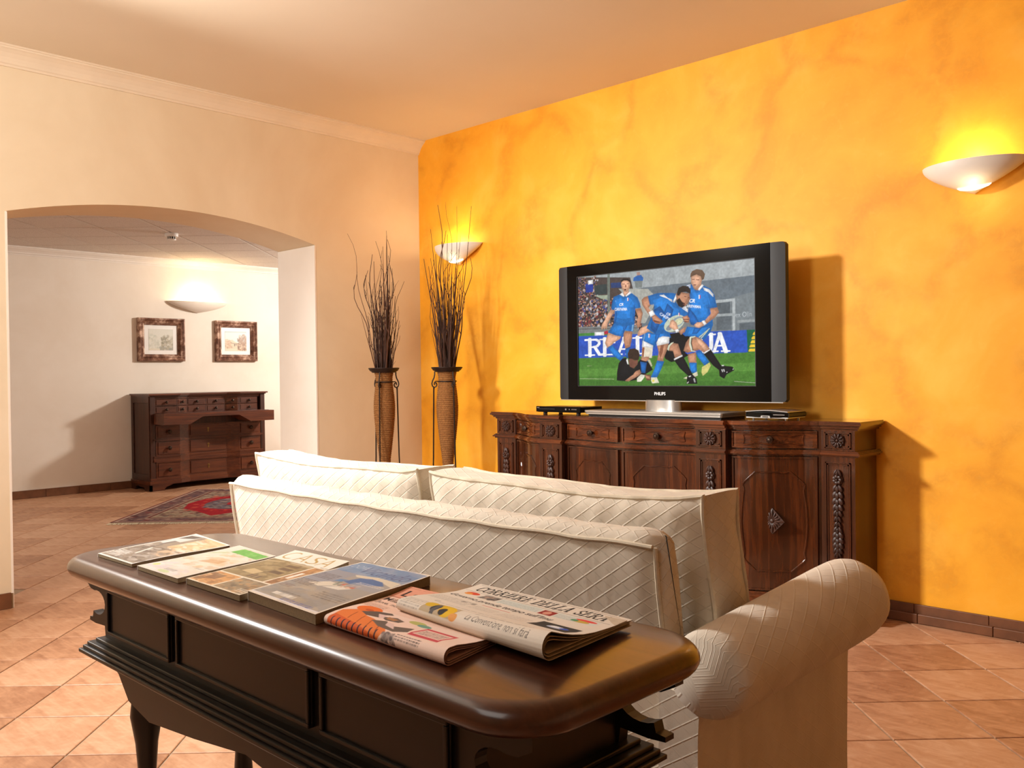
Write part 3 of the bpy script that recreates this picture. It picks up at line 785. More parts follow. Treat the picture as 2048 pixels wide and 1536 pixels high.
# ---------------------------------------------------------------- rug on the diagonal
def rug():
    L, Wd = 2.0, 1.36
    t = thing('oriental_rug', 'red and beige oriental rug lying diagonally before the bureau', 'rug', (-2.19, -1.255, 0.0), PI / 4)
    MB().box(0, Wd, 0, L, .0005, .008, .002).build('rug_body', M['fringe'], t)
    c = Canvas(Wd, L, 170, 250, (150, 128, 108))
    def ring(d, col): c.rect(d, d, Wd - d, L - d, col)
    ring(0, (120, 40, 44)); ring(.02, (186, 158, 140)); ring(.05, (110, 70, 70)); ring(.062, (122, 92, 88)); c.blotch(.05, .05, Wd - .05, L - .05, [(186, 156, 136), (132, 60, 60), (96, 76, 84), (70, 46, 50)], 1100, .010, .026, .9)
    ring(.19, (172, 146, 126)); ring(.205, (110, 40, 44)); ring(.225, (166, 146, 122))
    c.blotch(.24, .24, Wd - .24, L - .24, [(120, 92, 80), (190, 172, 146), (96, 76, 84), (140, 60, 56), (84, 60, 58)], 1500, .008, .022, .85)
    cx, cy = Wd / 2, L / 2
    c.poly([(cx, cy - .72), (cx + .17, cy - .5), (cx + .36, cy - .30), (cx + .42, cy), (cx + .36, cy + .3), (cx + .17, cy + .5), (cx, cy + .72), (cx - .17, cy + .5), (cx - .36, cy + .3), (cx - .42, cy), (cx - .36, cy - .3), (cx - .17, cy - .5)], (168, 34, 44))
    c.blotch(cx - .34, cy - .5, cx + .34, cy + .5, [(190, 50, 50), (130, 30, 44), (204, 90, 70)], 260, .012, .03, .8)
    c.ell(cx, cy, .26, .36, (104, 96, 104)); c.blotch(cx - .22, cy - .3, cx + .22, cy + .3, [(170, 150, 130), (84, 70, 80), (120, 60, 64), (150, 150, 150)], 300, .010, .024, .9)
    c.ell(cx, cy, .08, .12, (176, 44, 50)); c.grain(.12)
    print_mesh('pile', c, lambda U, V: (U * Wd, V * L, U * 0 + .0095 + .0008 * np.sin(U * 40) * np.sin(V * 57)), M['rug'], t)
    rnd = random.Random(3)
    for e in (0, 1):
        m = MB()
        for i in range(150):
            x = Wd * (i + rnd.random() * .6) / 150; l = .045 + .02 * rnd.random(); dx = .012 * (rnd.random() - .5)
            y = 0 if e == 0 else L; s = -1 if e == 0 else 1
            m.tube([(x, y, .006), (x + dx * .4, y + s * l * .5, .004), (x + dx, y + s * l, .0025)], .0022, 4)
        m.build('fringe', M['fringe'], t, kind='stuff')
rug()
# ================================================================ VASES WITH TWIGS
def rope_vase(label, loc, rz):
    t = thing('rope_vase', label, 'vase', loc, rz, 'rope-wrapped floor vases')
    ctrl = [(.30, .026), (.36, .025), (.46, .027), (.588, .033), (.64, .040), (.758, .054), (.85, .0625), (.91, .0645), (.97, .061), (1.03, .0535), (1.065, .050), (1.09, .0505), (1.115, .056), (1.135, .066)]
    zs, rs = zip(*ctrl)
    # smooth radius
    def rad(z):
        return float(np.interp(z, zs, rs))
    prof = [(0.0, .298)]; z = .30; pitch = .0115
    while z < 1.128:
        for k in range(4): prof.append((rad(z + pitch * k / 4) + .0036 * math.sin(PI * k / 4), z + pitch * k / 4))
        z += pitch
    prof += [(.066, 1.132), (.060, 1.134), (.046, 1.10), (.040, 1.0), (0, .95)]
    MB().lathe(prof, 26).build('rope_body', M['rope'], t, smooth=True, angle=80, uv=lambda c_, n_: (.055 * math.atan2(c_.y, c_.x), c_.z))
    # wrought iron stand
    MB().lathe([(.058, 1.118), (.074, 1.120), (.080, 1.130), (.084, 1.128), (.096, 1.145), (.094, 1.149), (.078, 1.137), (.066, 1.134)], 32).build('rim_tray', M['iron'], t, smooth=True)
    MB().tube([(.057 * math.cos(q), .057 * math.sin(q), 1.062) for q in np.linspace(0, 2 * PI, 33)[:-1]], .0035, 6, True).build('neck_ring', M['iron'], t, smooth=True)
    MB().tube([(.058 * math.cos(q), .058 * math.sin(q), .50) for q in np.linspace(0, 2 * PI, 33)[:-1]], .0035, 6, True).build('lower_ring', M['iron'], t, smooth=True)
    for k in range(3):
        a = 2 * PI * k / 3 + PI / 6; ca, sa = math.cos(a), math.sin(a)
        # S-curve down from the tray, scroll, then straight rod to the floor
        sc = [(.074, 1.122), (.074, 1.105), (.078, 1.085), (.088, 1.065), (.092, 1.048), (.088, 1.033), (.078, 1.026), (.067, 1.030), (.062, 1.041), (.065, 1.052), (.074, 1.054), (.078, 1.047), (.074, 1.041)]
        MB().tube([(r * ca, r * sa, z) for r, z in sc], .0042, 7).build('scroll', M['iron'], t, smooth=True)
        MB().tube([(.080 * ca, .080 * sa, 1.028), (.081 * ca, .081 * sa, 1.010), (.088 * ca, .088 * sa, .6), (.105 * ca, .105 * sa, .12), (.135 * ca, .135 * sa, .0035)], [.0062, .0046, .0044, .0044, .0044], 8).build('leg', M['iron'], t, smooth=True)
        MB().tube([(.058 * ca, .058 * sa, 1.062), (.070 * ca, .070 * sa, 1.062), (.079 * ca, .079 * sa, 1.052)], .003, 6).build('bracket', M['iron'], t, smooth=True)
        MB().tube([(.058 * ca, .058 * sa, .50), (.090 * ca, .090 * sa, .505)], .003, 6).build('bracket', M['iron'], t, smooth=True)
    return t

def twigs(n, loc, label, group, seed, heights, curly, lean):
    rnd = random.Random(seed)
    for i in range(n):
        a = rnd.uniform(0, 2 * PI); r0 = .036 * math.sqrt(rnd.random()); h = rnd.choice(heights) * rnd.uniform(.85, 1.08)
        cur = rnd.random() < curly
        tilt = rnd.gauss(0, .13); ta = a if rnd.random() < .8 else rnd.uniform(0, 2 * PI)
        tilt = min(abs(tilt), .30)
        N = 14 if cur else 8
        p = np.array([r0 * math.cos(a), r0 * math.sin(a), 1.0]); pts = [p.copy()]
        d = np.array([math.sin(tilt) * math.cos(ta) + lean[0], math.sin(tilt) * math.sin(ta) + lean[1], 1.0]); d /= np.linalg.norm(d)
        step = (h - 1.0) / N; ph = rnd.uniform(0, 6.3); amp = rnd.uniform(.15, .42) if cur else .04; ax = rnd.uniform(0, 6.3)
        for k in range(N):
            q = d.copy()
            g = max(0, (k - 2) / N)
            q[0] += amp * g * 2.2 * math.sin(ph + k * .95) * math.cos(ax); q[1] += amp * g * 2.2 * math.sin(ph + k * .95) * math.sin(ax)
            if cur: q[0] += .1 * g * math.cos(ph * 2 + k * .7); q[1] += .1 * g * math.sin(ph * 2 + k * .7)
            p = p + q * step
            lim = .06 + .42 * max(0, p[2] - 1.15)
            rr = math.hypot(p[0], p[1])
            mx = .045 if p[2] < 1.14 else lim
            if rr > mx: p[0] *= mx / rr; p[1] *= mx / rr
            pts.append(p.copy())
        r_ = rnd.uniform(.0030, .0060) * (1.0 if not cur else .95)
        m = MB(); m.tube(pts, [r_ * (1 - .72 * k / N) for k in range(N + 1)], 5)
        nb = rnd.choice((0, 1, 2, 2, 3)) if cur else rnd.choice((0, 0, 1))
        for b in range(nb):
            k = rnd.randint(int(N * .45), N - 2); q = pts[k]; ang = rnd.uniform(0, 6.3); l = rnd.uniform(.03, .10)
            br = [q]
            for z in range(1, 4):
                br.append(q + np.array([math.cos(ang) * l * .4 * z / 3 + .008 * math.sin(z * 2 + ang), math.sin(ang) * l * .4 * z / 3, l * z / 3]))
            m.tube(br, [r_ * .5, r_ * .4, r_ * .3, r_ * .18], 4)
        o = m.build('twig', M['twig'] if rnd.random() < .6 else M['twig2'], None, loc, smooth=True, angle=80)
        tag(o, label % (('forked ' if nb else '') + ('curly' if cur else 'straight')), 'twig', group)
VA, VB = (.315, -.565, 0), (.672, -.362, 0)
rope_vase('rope-wrapped vase in iron stand against the beige wall', VA, .55)
rope_vase('rope-wrapped vase in iron stand against the golden wall', VB, 1.35)
twigs(84, VA, '%s dry brown twig in the vase against the beige wall', 'twigs in the beige-wall vase', 11, (1.35, 1.42, 1.5, 1.58, 1.66, 1.74, 1.88), .62, (.004, .0))
twigs(92, VB, '%s dry brown twig in the vase against the golden wall', 'twigs in the golden-wall vase', 23, (1.4, 1.48, 1.58, 1.68, 1.76, 1.84, 2.0), .35, (.004, .006))
# picture on the television: flat areas (colour, x, y, x, y ...), 1000 wide
SCREEN = [
((160,166,168),[0,561,1003,562,1002,468,-1,448]),
((104,114,122),[361,473,572,477,1002,484,1002,329,360,264]),
((120,128,132),[1002,415,1001,238,787,247,788,374]),
((88,96,102),[807,373,875,375,875,325,806,324]),
((96,104,110),[806,318,881,320,880,251,806,252]),
((176,182,184),[788,387,900,389,900,378,788,374]),
((176,182,184),[887,390,901,389,900,242,886,243]),
((160,166,168),[787,325,899,324,899,313,787,313]),
((150,156,158),[911,291,1001,292,1001,282,911,280]),
((92,100,106),[920,277,1001,278,1001,246,920,246]),
'CROWD',
((168,168,160),[258,480,433,467,489,416,417,303,389,304,360,377,317,427]),
((112,120,112),[190,558,206,558,204,313,189,314]),
((44,64,112),[211,512,284,510,280,484,213,487]),
((40,62,150),[50,518,99,521,98,476,51,475]),
((228,226,224),[66,536,99,538,99,516,67,515]),
((56,66,66),[105,508,186,509,186,460,114,459]),
((150,160,140),[108,457,190,454,189,430,151,438]),
((46,98,168),[350,527,376,537,394,537,408,521,406,508,347,510]),
((168,132,120),[368,552,388,551,390,536,370,536]),
((120,126,124),[354,510,405,508,397,475,361,476]),
((122,124,122),[-2,303,374,292,374,262,-2,269]),
((84,84,84),[-2,294,374,284,374,280,-2,290]),
((70,130,60),[-2,269,196,270,196,248,-2,253]),
((228,226,224),[105,272,165,271,165,253,105,252]),
((170,40,60),[165,272,188,277,192,259,169,257]),
((44,84,184),[-2,255,956,246,960,146,-3,141]),
((24,98,62),[956,246,1007,246,1006,146,960,146]),
((228,190,50),[986,229,992,236,1006,236,1006,223,986,223]),
((228,190,50),[980,211,986,218,1006,218,1006,205,980,205]),
((228,190,50),[975,192,981,200,1006,200,1006,187,975,187]),
((228,190,50),[969,174,975,182,1006,182,1006,169,969,169]),
((228,190,50),[964,156,970,164,1006,164,1006,151,964,151]),
'REAL',
((74,124,46),[-3,142,1006,148,1005,-5,-4,-6]),
((88,138,56),[-3,85,1005,102,1005,67,-4,47]),
((66,114,42),[-4,28,1005,21,1005,-5,-4,-6]),
((150,170,120),[6,39,225,35,225,32,6,36]),
((170,180,150),[891,21,1005,14,1005,12,891,19]),
((140,160,110),[54,103,86,103,86,101,54,100]),
((208,158,128),[212,383,235,375,212,342,190,313,182,282,175,290,168,282,161,291,153,280,147,291,153,309,170,328,190,358]),
((178,126,98),[357,374,391,377,403,350,393,315,386,292,373,277,364,299,375,335]),
((208,158,128),[193,267,275,248,265,232,226,215,204,193,211,183,185,187,171,214,180,241]),
((178,126,98),[286,268,339,267,336,229,324,187,297,179,286,225]),
((30,114,192),[185,191,215,205,253,172,288,135,272,120,225,148]),
((22,90,162),[296,183,327,192,324,169,316,137,299,137]),
((30,114,192),[227,309,353,303,344,264,295,273,280,242,238,250,191,267]),
((22,90,162),[286,303,316,303,295,273,283,255]),
((120,170,210),[339,298,348,299,342,266,333,268]),
((30,114,192),[269,452,228,442,217,410,212,380,235,375,234,348,227,308,286,291,353,301,353,342,359,376,391,378,387,400,372,430,335,455,299,439]),
((22,90,162),[235,375,242,402,246,347,238,312,227,308]),
((22,90,162),[353,301,346,342,350,401,359,376]),
((208,158,128),[288,474,319,472,322,455,301,442,288,449]),
((228,226,224),[264,451,282,461,296,441,289,438]),
((228,226,224),[329,463,338,454,304,437,299,442]),
((208,158,128),[278,519,274,500,280,477,292,463,308,460,323,474,330,494,326,515,303,524]),
((44,34,30),[272,502,274,519,288,527,318,525,331,515,332,495,326,508,312,516,291,518,278,512]),
((120,80,64),[282,503,297,502,297,498,282,500]),
((120,80,64),[309,502,322,501,322,498,309,499]),
((70,34,32),[292,475,305,475,304,468,294,469]),
((150,100,80),[300,497,306,497,307,483,298,484]),
'T1',
((178,126,98),[650,147,697,155,700,103,660,102]),
((30,114,192),[660,108,700,107,701,58,666,61]),
((30,114,192),[699,155,723,164,767,109,742,92,702,137]),
((204,194,116),[728,86,767,106,774,93,757,63,732,46,725,62]),
((214,208,180),[628,36,656,46,702,66,706,48,657,30]),
((30,114,192),[651,275,729,266,788,278,775,246,743,211,670,228,631,235]),
((200,205,170),[768,262,772,261,717,221,712,224]),
((200,205,170),[760,254,763,252,726,216,721,218]),
((22,90,162),[690,268,729,265,703,239,677,240]),
((30,114,192),[649,467,679,469,692,441,714,440,740,459,777,441,796,412,810,355,770,352,785,318,788,273,729,265,671,284,653,332,665,387,667,427]),
((22,90,162),[770,352,762,398,768,309,785,318]),
((22,90,162),[665,359,697,324,729,266,671,284,653,332]),
((228,226,224),[738,450,769,439,792,414,789,412,767,436,737,447]),
((228,226,224),[741,445,770,434,792,410,789,408,768,431,740,442]),
((228,226,224),[743,440,772,429,792,405,789,403,769,426,742,437]),
((228,226,224),[650,465,672,469,673,466,651,462]),
((228,226,224),[650,459,672,463,673,460,651,456]),
((228,226,224),[650,453,672,457,673,455,651,450]),
((178,126,98),[774,352,810,355,819,333,801,312,747,278,736,290,775,319,782,335]),
((228,226,224),[728,296,742,300,755,283,741,276]),
((208,158,128),[687,281,704,293,732,292,742,276,714,266,697,270]),
((178,126,98),[686,457,728,468,735,451,705,438]),
((228,226,224),[710,442,733,466,741,458,718,436]),
((208,158,128),[674,507,702,514,730,501,733,483,726,462,705,445,689,449,675,476]),
((100,74,54),[671,501,672,516,680,529,705,537,735,530,749,510,743,488,732,483,728,500,705,512,683,507]),
((110,72,58),[679,493,693,492,693,489,679,490]),
((110,72,58),[702,490,718,488,718,484,702,487]),
((120,64,56),[687,468,702,466,700,462,688,463]),
'T3',
((13,14,18),[543,245,617,250,640,231,668,230,671,181,638,154,658,143,611,120,562,112,528,129,520,159,554,205]),
((178,126,98),[662,222,691,229,724,216,756,187,775,161,743,149,717,166,691,161,651,153,630,164,644,202]),
((208,158,128),[697,222,722,215,754,184,767,161,747,156,722,182,703,200]),
((205,208,184),[665,227,694,230,695,226,677,221,671,200,680,165,700,156,671,160,660,194]),
((13,14,18),[674,223,678,223,674,199,683,164,679,164,670,198]),
((178,126,98),[551,190,570,202,601,197,611,168,622,140,583,130,572,163,548,167]),
((200,204,180),[562,203,578,206,555,187,548,165,540,173,547,191]),
((13,14,18),[737,147,775,167,796,136,831,88,821,68,786,92]),
((228,226,224),[737,152,770,167,773,163,740,146]),
((13,14,18),[816,73,832,92,885,86,894,70,855,52,842,32,819,44]),
((228,226,224),[828,74,833,75,837,63,833,62]),
((228,226,224),[837,75,842,76,846,64,842,63]),
((228,226,224),[854,63,859,64,859,60,855,59]),
((228,226,224),[885,76,889,77,890,73,886,72]),
((228,226,224),[830,93,841,94,842,90,831,89]),
((13,14,18),[576,122,625,143,644,111,681,48,657,44,609,82]),
((228,226,224),[576,127,623,145,625,138,579,120]),
((13,14,18),[648,44,680,51,699,34,703,10,645,10]),
((228,226,224),[656,45,669,48,670,44,658,40]),
((170,170,170),[681,33,689,36,694,17,687,16]),
((190,190,180),[645,14,656,21,658,18,649,10]),
((178,126,98),[480,201,551,206,537,165,516,123,521,114,482,118,491,160]),
((136,86,64),[505,194,522,196,515,159,501,131,494,154]),
((30,114,192),[482,121,523,116,504,77,480,39,444,39,465,78]),
((216,212,184),[441,40,479,41,493,15,452,12]),
((220,200,90),[451,29,465,31,466,20,454,19]),
((222,210,188),[397,190,459,183,452,133,393,140]),
((150,90,60),[397,187,411,186,405,140,395,141]),
((178,126,98),[390,139,435,141,439,125,406,108,387,116]),
((22,90,162),[382,132,405,111,437,126,424,90,413,61,390,63,386,98]),
((186,180,150),[427,126,441,126,455,97,444,91]),
((30,114,192),[409,263,474,249,554,252,562,227,482,206,468,183,394,210,399,245]),
((228,226,224),[400,220,461,193,459,180,395,191]),
((228,226,224),[475,223,515,236,554,231,551,201,482,191]),
((22,90,162),[474,249,502,250,487,218,472,195]),
((104,140,186),[410,253,418,251,408,218,401,220]),
((208,158,128),[370,257,389,281,453,299,488,301,496,288,433,260,390,244,370,241]),
((178,126,98),[433,432,458,395,444,383,435,373,469,336,453,330,432,348,400,391,395,415,410,427]),
((30,114,192),[433,432,489,442,572,437,596,430,585,398,612,367,640,361,655,347,653,325,625,314,571,318,526,291,551,250,474,247,423,278,446,318,467,364,468,392,444,389]),
((22,90,162),[467,364,502,380,530,344,502,299,474,248,446,278,457,319]),
((22,90,162),[544,390,578,359,564,322,536,309,523,344]),
((228,226,224),[503,433,571,405,571,401,500,429]),
((228,226,224),[513,433,571,400,571,397,510,430]),
((228,226,224),[522,434,571,396,571,393,519,430]),
((228,226,224),[626,364,657,344,655,341,624,361]),
((228,226,224),[632,368,657,349,655,345,629,365]),
((228,226,224),[637,372,657,353,655,350,634,369]),
((228,226,224),[593,431,574,395,582,389,600,417]),
((228,226,224),[435,354,460,363,474,341,447,330]),
((178,126,98),[453,333,474,341,496,323,519,306,503,294,474,299,460,312]),
((120,70,50),[464,316,502,305,498,300,467,305]),
((178,126,98),[592,432,612,432,622,437,665,427,669,404,656,382,640,368,616,373,596,391]),
((40,30,28),[594,399,611,411,626,391,640,384,638,371,625,365,604,374]),
((44,34,30),[597,425,599,440,607,458,630,466,659,461,672,444,670,425,647,437,620,436,609,420]),
((96,56,48),[629,383,641,386,637,376,630,375]),
((90,56,46),[637,418,649,415,649,411,637,415]),
((90,56,46),[657,411,666,409,666,406,657,407]),
'BALL',
((208,158,128),[560,307,575,312,594,295,605,260,599,250,572,266,551,278]),
((228,226,224),[584,262,601,267,608,256,591,248]),
((178,126,98),[623,321,651,327,666,313,659,291,639,297]),
((110,60,48),[628,311,663,310,662,306,629,307]),
((110,60,48),[631,302,660,300,658,297,632,298]),
((178,126,98),[604,254,631,270,643,275,640,253,617,237]),
'T2',
((118,78,60),[405,57,445,52,447,28,423,26]),
((13,14,18),[300,138,315,105,351,83,382,127,432,116,457,78,424,61,359,28,303,22,242,27,244,69,255,112,278,135]),
((22,90,162),[384,118,423,112,413,61,390,63]),
((178,126,98),[290,25,314,22,374,49,390,62,381,79,358,72,344,53]),
((120,76,60),[315,139,334,134,351,124,373,131,367,103,345,85,323,94,315,115]),
((58,40,30),[309,157,322,180,352,183,375,172,382,150,375,126,353,125,331,133,315,132]),
((228,226,224),[300,128,309,135,315,105,307,107]),
((222,218,200),[364,37,388,56,410,52,408,42,388,21,365,20]),
((178,126,98),[407,55,440,44,442,31,416,37])]
# ================================================================ SIDEBOARD
SBX, SBT = 2.06, .878
def sb_front(x):
    a = abs(x)
    if a < .41: return -.378 - .066 * (.5 + .5 * math.cos(PI * a / .41))
    if a <= .57: return -.408
    if a < .93:
        s = (a - .57) / .36; return -.378 + .158 * (s * s * (3 - 2 * s)) - .022 * math.sin(PI * s)
    return -.218
SBXS = sorted(set([round(v, 4) for s in (-1, 1) for v in [s * q for q in list(np.linspace(0, .409, 13)) + [.41, .57] + list(np.linspace(.5701, .9299, 12)) + [.93, 1.085]]]))
def sideboard():
    t = thing('carved_sideboard', 'long carved walnut sideboard with serpentine front under the television', 'sideboard', (SBX, -.012, 0))
    E_ = 1.085
    def plan(off, back=0.0):
        xs = [x for x in SBXS]
        f = [(x * (E_ + off) / E_ if abs(x) == E_ else x, sb_front(x) - off) for x in xs]
        return [(-E_ - off, back)] + f + [(E_ + off, back)]
    def xs_in(x0, x1, n=3): return [x0] + [x for x in SBXS if x0 + .003 < x < x1 - .003] + [x1]
    def F(x, x0, x1):      # front evaluated inside one bay only
        e = 1e-4; return sb_front(min(max(x, x0 + e), x1 - e))
    def strip(b, x0, x1, z0, z1, o0, o1):
        m = MB(); m.slab([[(x, F(x, *b) - o0, z0), (x, F(x, *b) - o0, z1)] for x in xs_in(x0, x1)], (0, -(o1 - o0), 0)); return m
    def trace(b, pts, o, r, closed=True, sub=4):
        out = []
        n = len(pts)
        for i in range(n if closed else n - 1):
            p, q = pts[i], pts[(i + 1) % n]
            for k in range(sub):
                f = k / sub; x = p[0] + f * (q[0] - p[0]); z = p[1] + f * (q[1] - p[1]); out.append((x, F(x, *b) - o, z))
        return MB().tube(out, r, 6, closed)
    MB().prism(plan(-.004), .085, .846, 'z').build('carcass', M['wz'], t)
    m = MB()
    for z0, z1, o in ((.838, .847, .010), (.847, .856, .020), (.856, .861, .026), (.861, .872, .034), (.872, SBT, .029)): m.prism(plan(o), z0, z1, 'z')
    m.build('top', M['wx'], t)
    m = MB()
    for z0, z1, o in ((.724, .731, .014), (.731, .739, .024), (.739, .744, .018), (.744, .749, .012)): m.prism(plan(o), z0, z1, 'z')
    m.build('waist_moulding', M['wx'], t)
    m = MB()
    for z0, z1, o in ((.0, .075, .022), (.075, .090, .030), (.090, .104, .018), (.104, .114, .012)): m.prism(plan(o), z0, z1, 'z')
    m.build('plinth', M['wx'], t)
    bays = [(-.93, -.57), (-.41, 0), (0, .41), (.57, .93)]
    for b in bays:
        x0, x1 = b[0] + .014, b[1] - .014; xc = (x0 + x1) / 2; hw = (x1 - x0) / 2
        full = (-.41, .41) if abs(xc) < .4 else b
        # drawer
        d = strip(full, x0, x1, .757, .832, -.004, .006).build('drawer', M['wx'], t)
        for zz in ((.757, .763), (.826, .832)): strip(full, x0, x1, zz[0], zz[1], .006, .011).build('drawer_bead', M['wx'], d)
        for xx in (x0 + .003, x1 - .003): strip(full, xx - .003, xx + .003, .763, .826, .006, .011).build('drawer_bead', M['wx'], d)
        zc = .7945; w_ = hw * .68; h_ = .022
        path = [(xc - w_, zc - h_), (xc - w_ * .86, zc - h_ * 1.05), (xc - w_ * .55, zc - h_ * .62), (xc - w_ * .2, zc - h_ * .95), (xc, zc - h_ * 1.05), (xc + w_ * .2, zc - h_ * .95), (xc + w_ * .55, zc - h_ * .62), (xc + w_ * .86, zc - h_ * 1.05), (xc + w_, zc - h_)]
        path += [(xc + w_ * .96, zc)] + [(2 * xc - x if False else x, 2 * zc - z) for x, z in path[::-1]] + [(xc - w_ * .96, zc)]
        trace(full, path, .007, .0036).build('cartouche', M['wx'], d, smooth=True)
        yk = F(xc, *full) - .005
        kb = MB().lathe([(0, 0), (.008, 0), (.006, -.010), (.010, -.016), (.0165, -.021), (.016, -.026), (.010, -.030), (.006, -.034), (0, -.035)], 18, (xc, yk, zc), 'y'); kb.build('knob', M['knob'], d, smooth=True)
        # door
        dr = strip(full, x0, x1, .120, .718, -.004, .005).build('door', M['wz'], t)
        for zz in ((.120, .128), (.710, .718)): strip(full, x0, x1, zz[0], zz[1], .005, .011).build('door_bead', M['wz'], dr)
        for xx in (x0 + .004, x1 - .004): strip(full, xx - .004, xx + .004, .128, .710, .005, .011).build('door_bead', M['wz'], dr)
        w_ = hw * .70; top_, bot_ = .650, .205; zc = (top_ + bot_) / 2; hh = (top_ - bot_) / 2
        q = [(.0, 1.0), (.30, .985), (.55, 1.0), (.92, .80), (1.0, .74), (.96, .62), (1.04, .30), (1.07, 0)]
        pr = [(xc + w_ * a, zc + hh * b_) for a, b_ in q]
        path = pr + [(x, 2 * zc - z) for x, z in pr[-2::-1]] + [(2 * xc - x, 2 * zc - z) for x, z in pr[1:]] + [(2 * xc - x, z) for x, z in pr[-2:0:-1]]
        trace(full, path, .006, .0042, True, 3).build('panel_moulding', M['wz'], dr, smooth=True)
        if abs(xc) > .5:
            m = MB(); s = .058; yo = F(xc, *full) - .005; zo = .432
            m.add([(xc - s, yo, zo), (xc, yo, zo - s), (xc + s, yo, zo), (xc, yo, zo + s), (xc - s, yo - .006, zo), (xc, yo - .006, zo - s), (xc + s, yo - .006, zo), (xc, yo - .006, zo + s)], [(0, 1, 2, 3), (4, 7, 6, 5), (0, 4, 5, 1), (1, 5, 6, 2), (2, 6, 7, 3), (3, 7, 4, 0)])
            for k in range(16):
                a = 2 * PI * k / 16; L_ = s * .96 / (abs(math.cos(a)) + abs(math.sin(a))); c_, s_ = math.cos(a), math.sin(a)
                rot = np.array([[c_, 0, -s_], [0, 1, 0], [s_, 0, c_]])
                m.ellipsoid((xc + c_ * L_ * .55, yo - .007, zo + s_ * L_ * .55), L_ * .45, .006, .0055, 8, 5, rot)
            m.ellipsoid((xc, yo - .009, zo), .011, .007, .011)
            m.build('diamond_rosette', M['wcarve'], dr, smooth=True)
        if abs(xc) > .5:
            m = MB().lathe([(0, 0), (.008, 0), (.008, -.004), (0, -.004)], 14, (x0 + .020 if xc > 0 else x1 - .020, F(x0 + .02 if xc > 0 else x1 - .02, *full) - .004, .47), 'y'); m.build('keyhole_plate', M['knob'], dr)
    for b in ((-1.085, -.93), (-.57, -.41), (.41, .57), (.93, 1.085)):
        xc = (b[0] + b[1]) / 2; y0 = F(xc, *b)
        up = MB().box(b[0] + .002, b[1] - .002, y0 - .010, y0 + .01, .750, .838).build('upper_post', M['wz'], t)
        lo = MB().box(b[0] + .002, b[1] - .002, y0 - .010, y0 + .01, .114, .724).build('lower_post', M['wz'], t)
        for own, z0, z1, iw in ((up, .760, .830, .058), (lo, .150, .700, .056)):
            for k in range(2):
                e = .004 * k
                for a in ((xc - iw + e * 2, xc + iw - e * 2, z0 + e * 2, z0 + .005 + e * 2), (xc - iw + e * 2, xc + iw - e * 2, z1 - .005 - e * 2, z1 - e * 2), (xc - iw + e * 2, xc - iw + .005 + e * 2, z0 + e * 2, z1 - e * 2), (xc + iw - .005 - e * 2, xc + iw - e * 2, z0 + e * 2, z1 - e * 2)):
                    MB().box(a[0], a[1], y0 - .016 + .003 * k, y0 - .009, a[2], a[3]).build('frame_bead', M['wz'], own)
        # carved rosette
        m = MB(); zc = .795
        m.lathe([(0, 0), (.030, 0), (.032, -.004), (.028, -.009), (.018, -.007), (0, -.006)], 24, (xc, y0 - .010, zc), 'y')
        for k in range(10):
            a = 2 * PI * k / 10; c_, s_ = math.cos(a), math.sin(a); rot = np.array([[c_, 0, -s_], [0, 1, 0], [s_, 0, c_]])
            m.ellipsoid((xc + c_ * .0195, y0 - .019, zc + s_ * .0195), .0135, .0065, .0062, 8, 5, rot)
        m.ellipsoid((xc, y0 - .019, zc), .007, .006, .007, 10, 6); m.build('rosette', M['wcarve'], up, smooth=True)
        # carved drop: flower, husks, bunch of leaves
        m = MB(); y = y0 - .012
        m.lathe([(0, 0), (.022, 0), (.024, -.006), (.018, -.012), (0, -.010)], 18, (xc, y + .002, .625), 'y')
        for k in range(7):
            a = 2 * PI * k / 7; m.ellipsoid((xc + .014 * math.cos(a), y - .010, .625 + .014 * math.sin(a)), .008, .006, .008, 8, 5)
        m.ellipsoid((xc, y - .014, .625), .006, .006, .006)
        for k, (z, s) in enumerate(((.655, .9), (.588, 1.15), (.560, 1.25), (.532, 1.3), (.505, 1.2), (.480, 1.0), (.455, .8), (.432, .75), (.408, 1.0), (.385, 1.25), (.362, 1.3), (.340, 1.2), (.318, 1.0), (.300, .75))):
            for sd in (-1, 1):
                a = sd * .5; c_, s_ = math.cos(a), math.sin(a); rot = np.array([[c_, 0, -s_], [0, 1, 0], [s_, 0, c_]])
                m.ellipsoid((xc + sd * .0105 * s, y - .005, z), .0085 * s, .0085, .017, 8, 6, rot)
            m.ellipsoid((xc, y - .009, z - .006), .007 * s, .007, .016, 8, 6)
        m.build('carved_drop', M['wcarve'], lo, smooth=True)
    return t
sideboard()

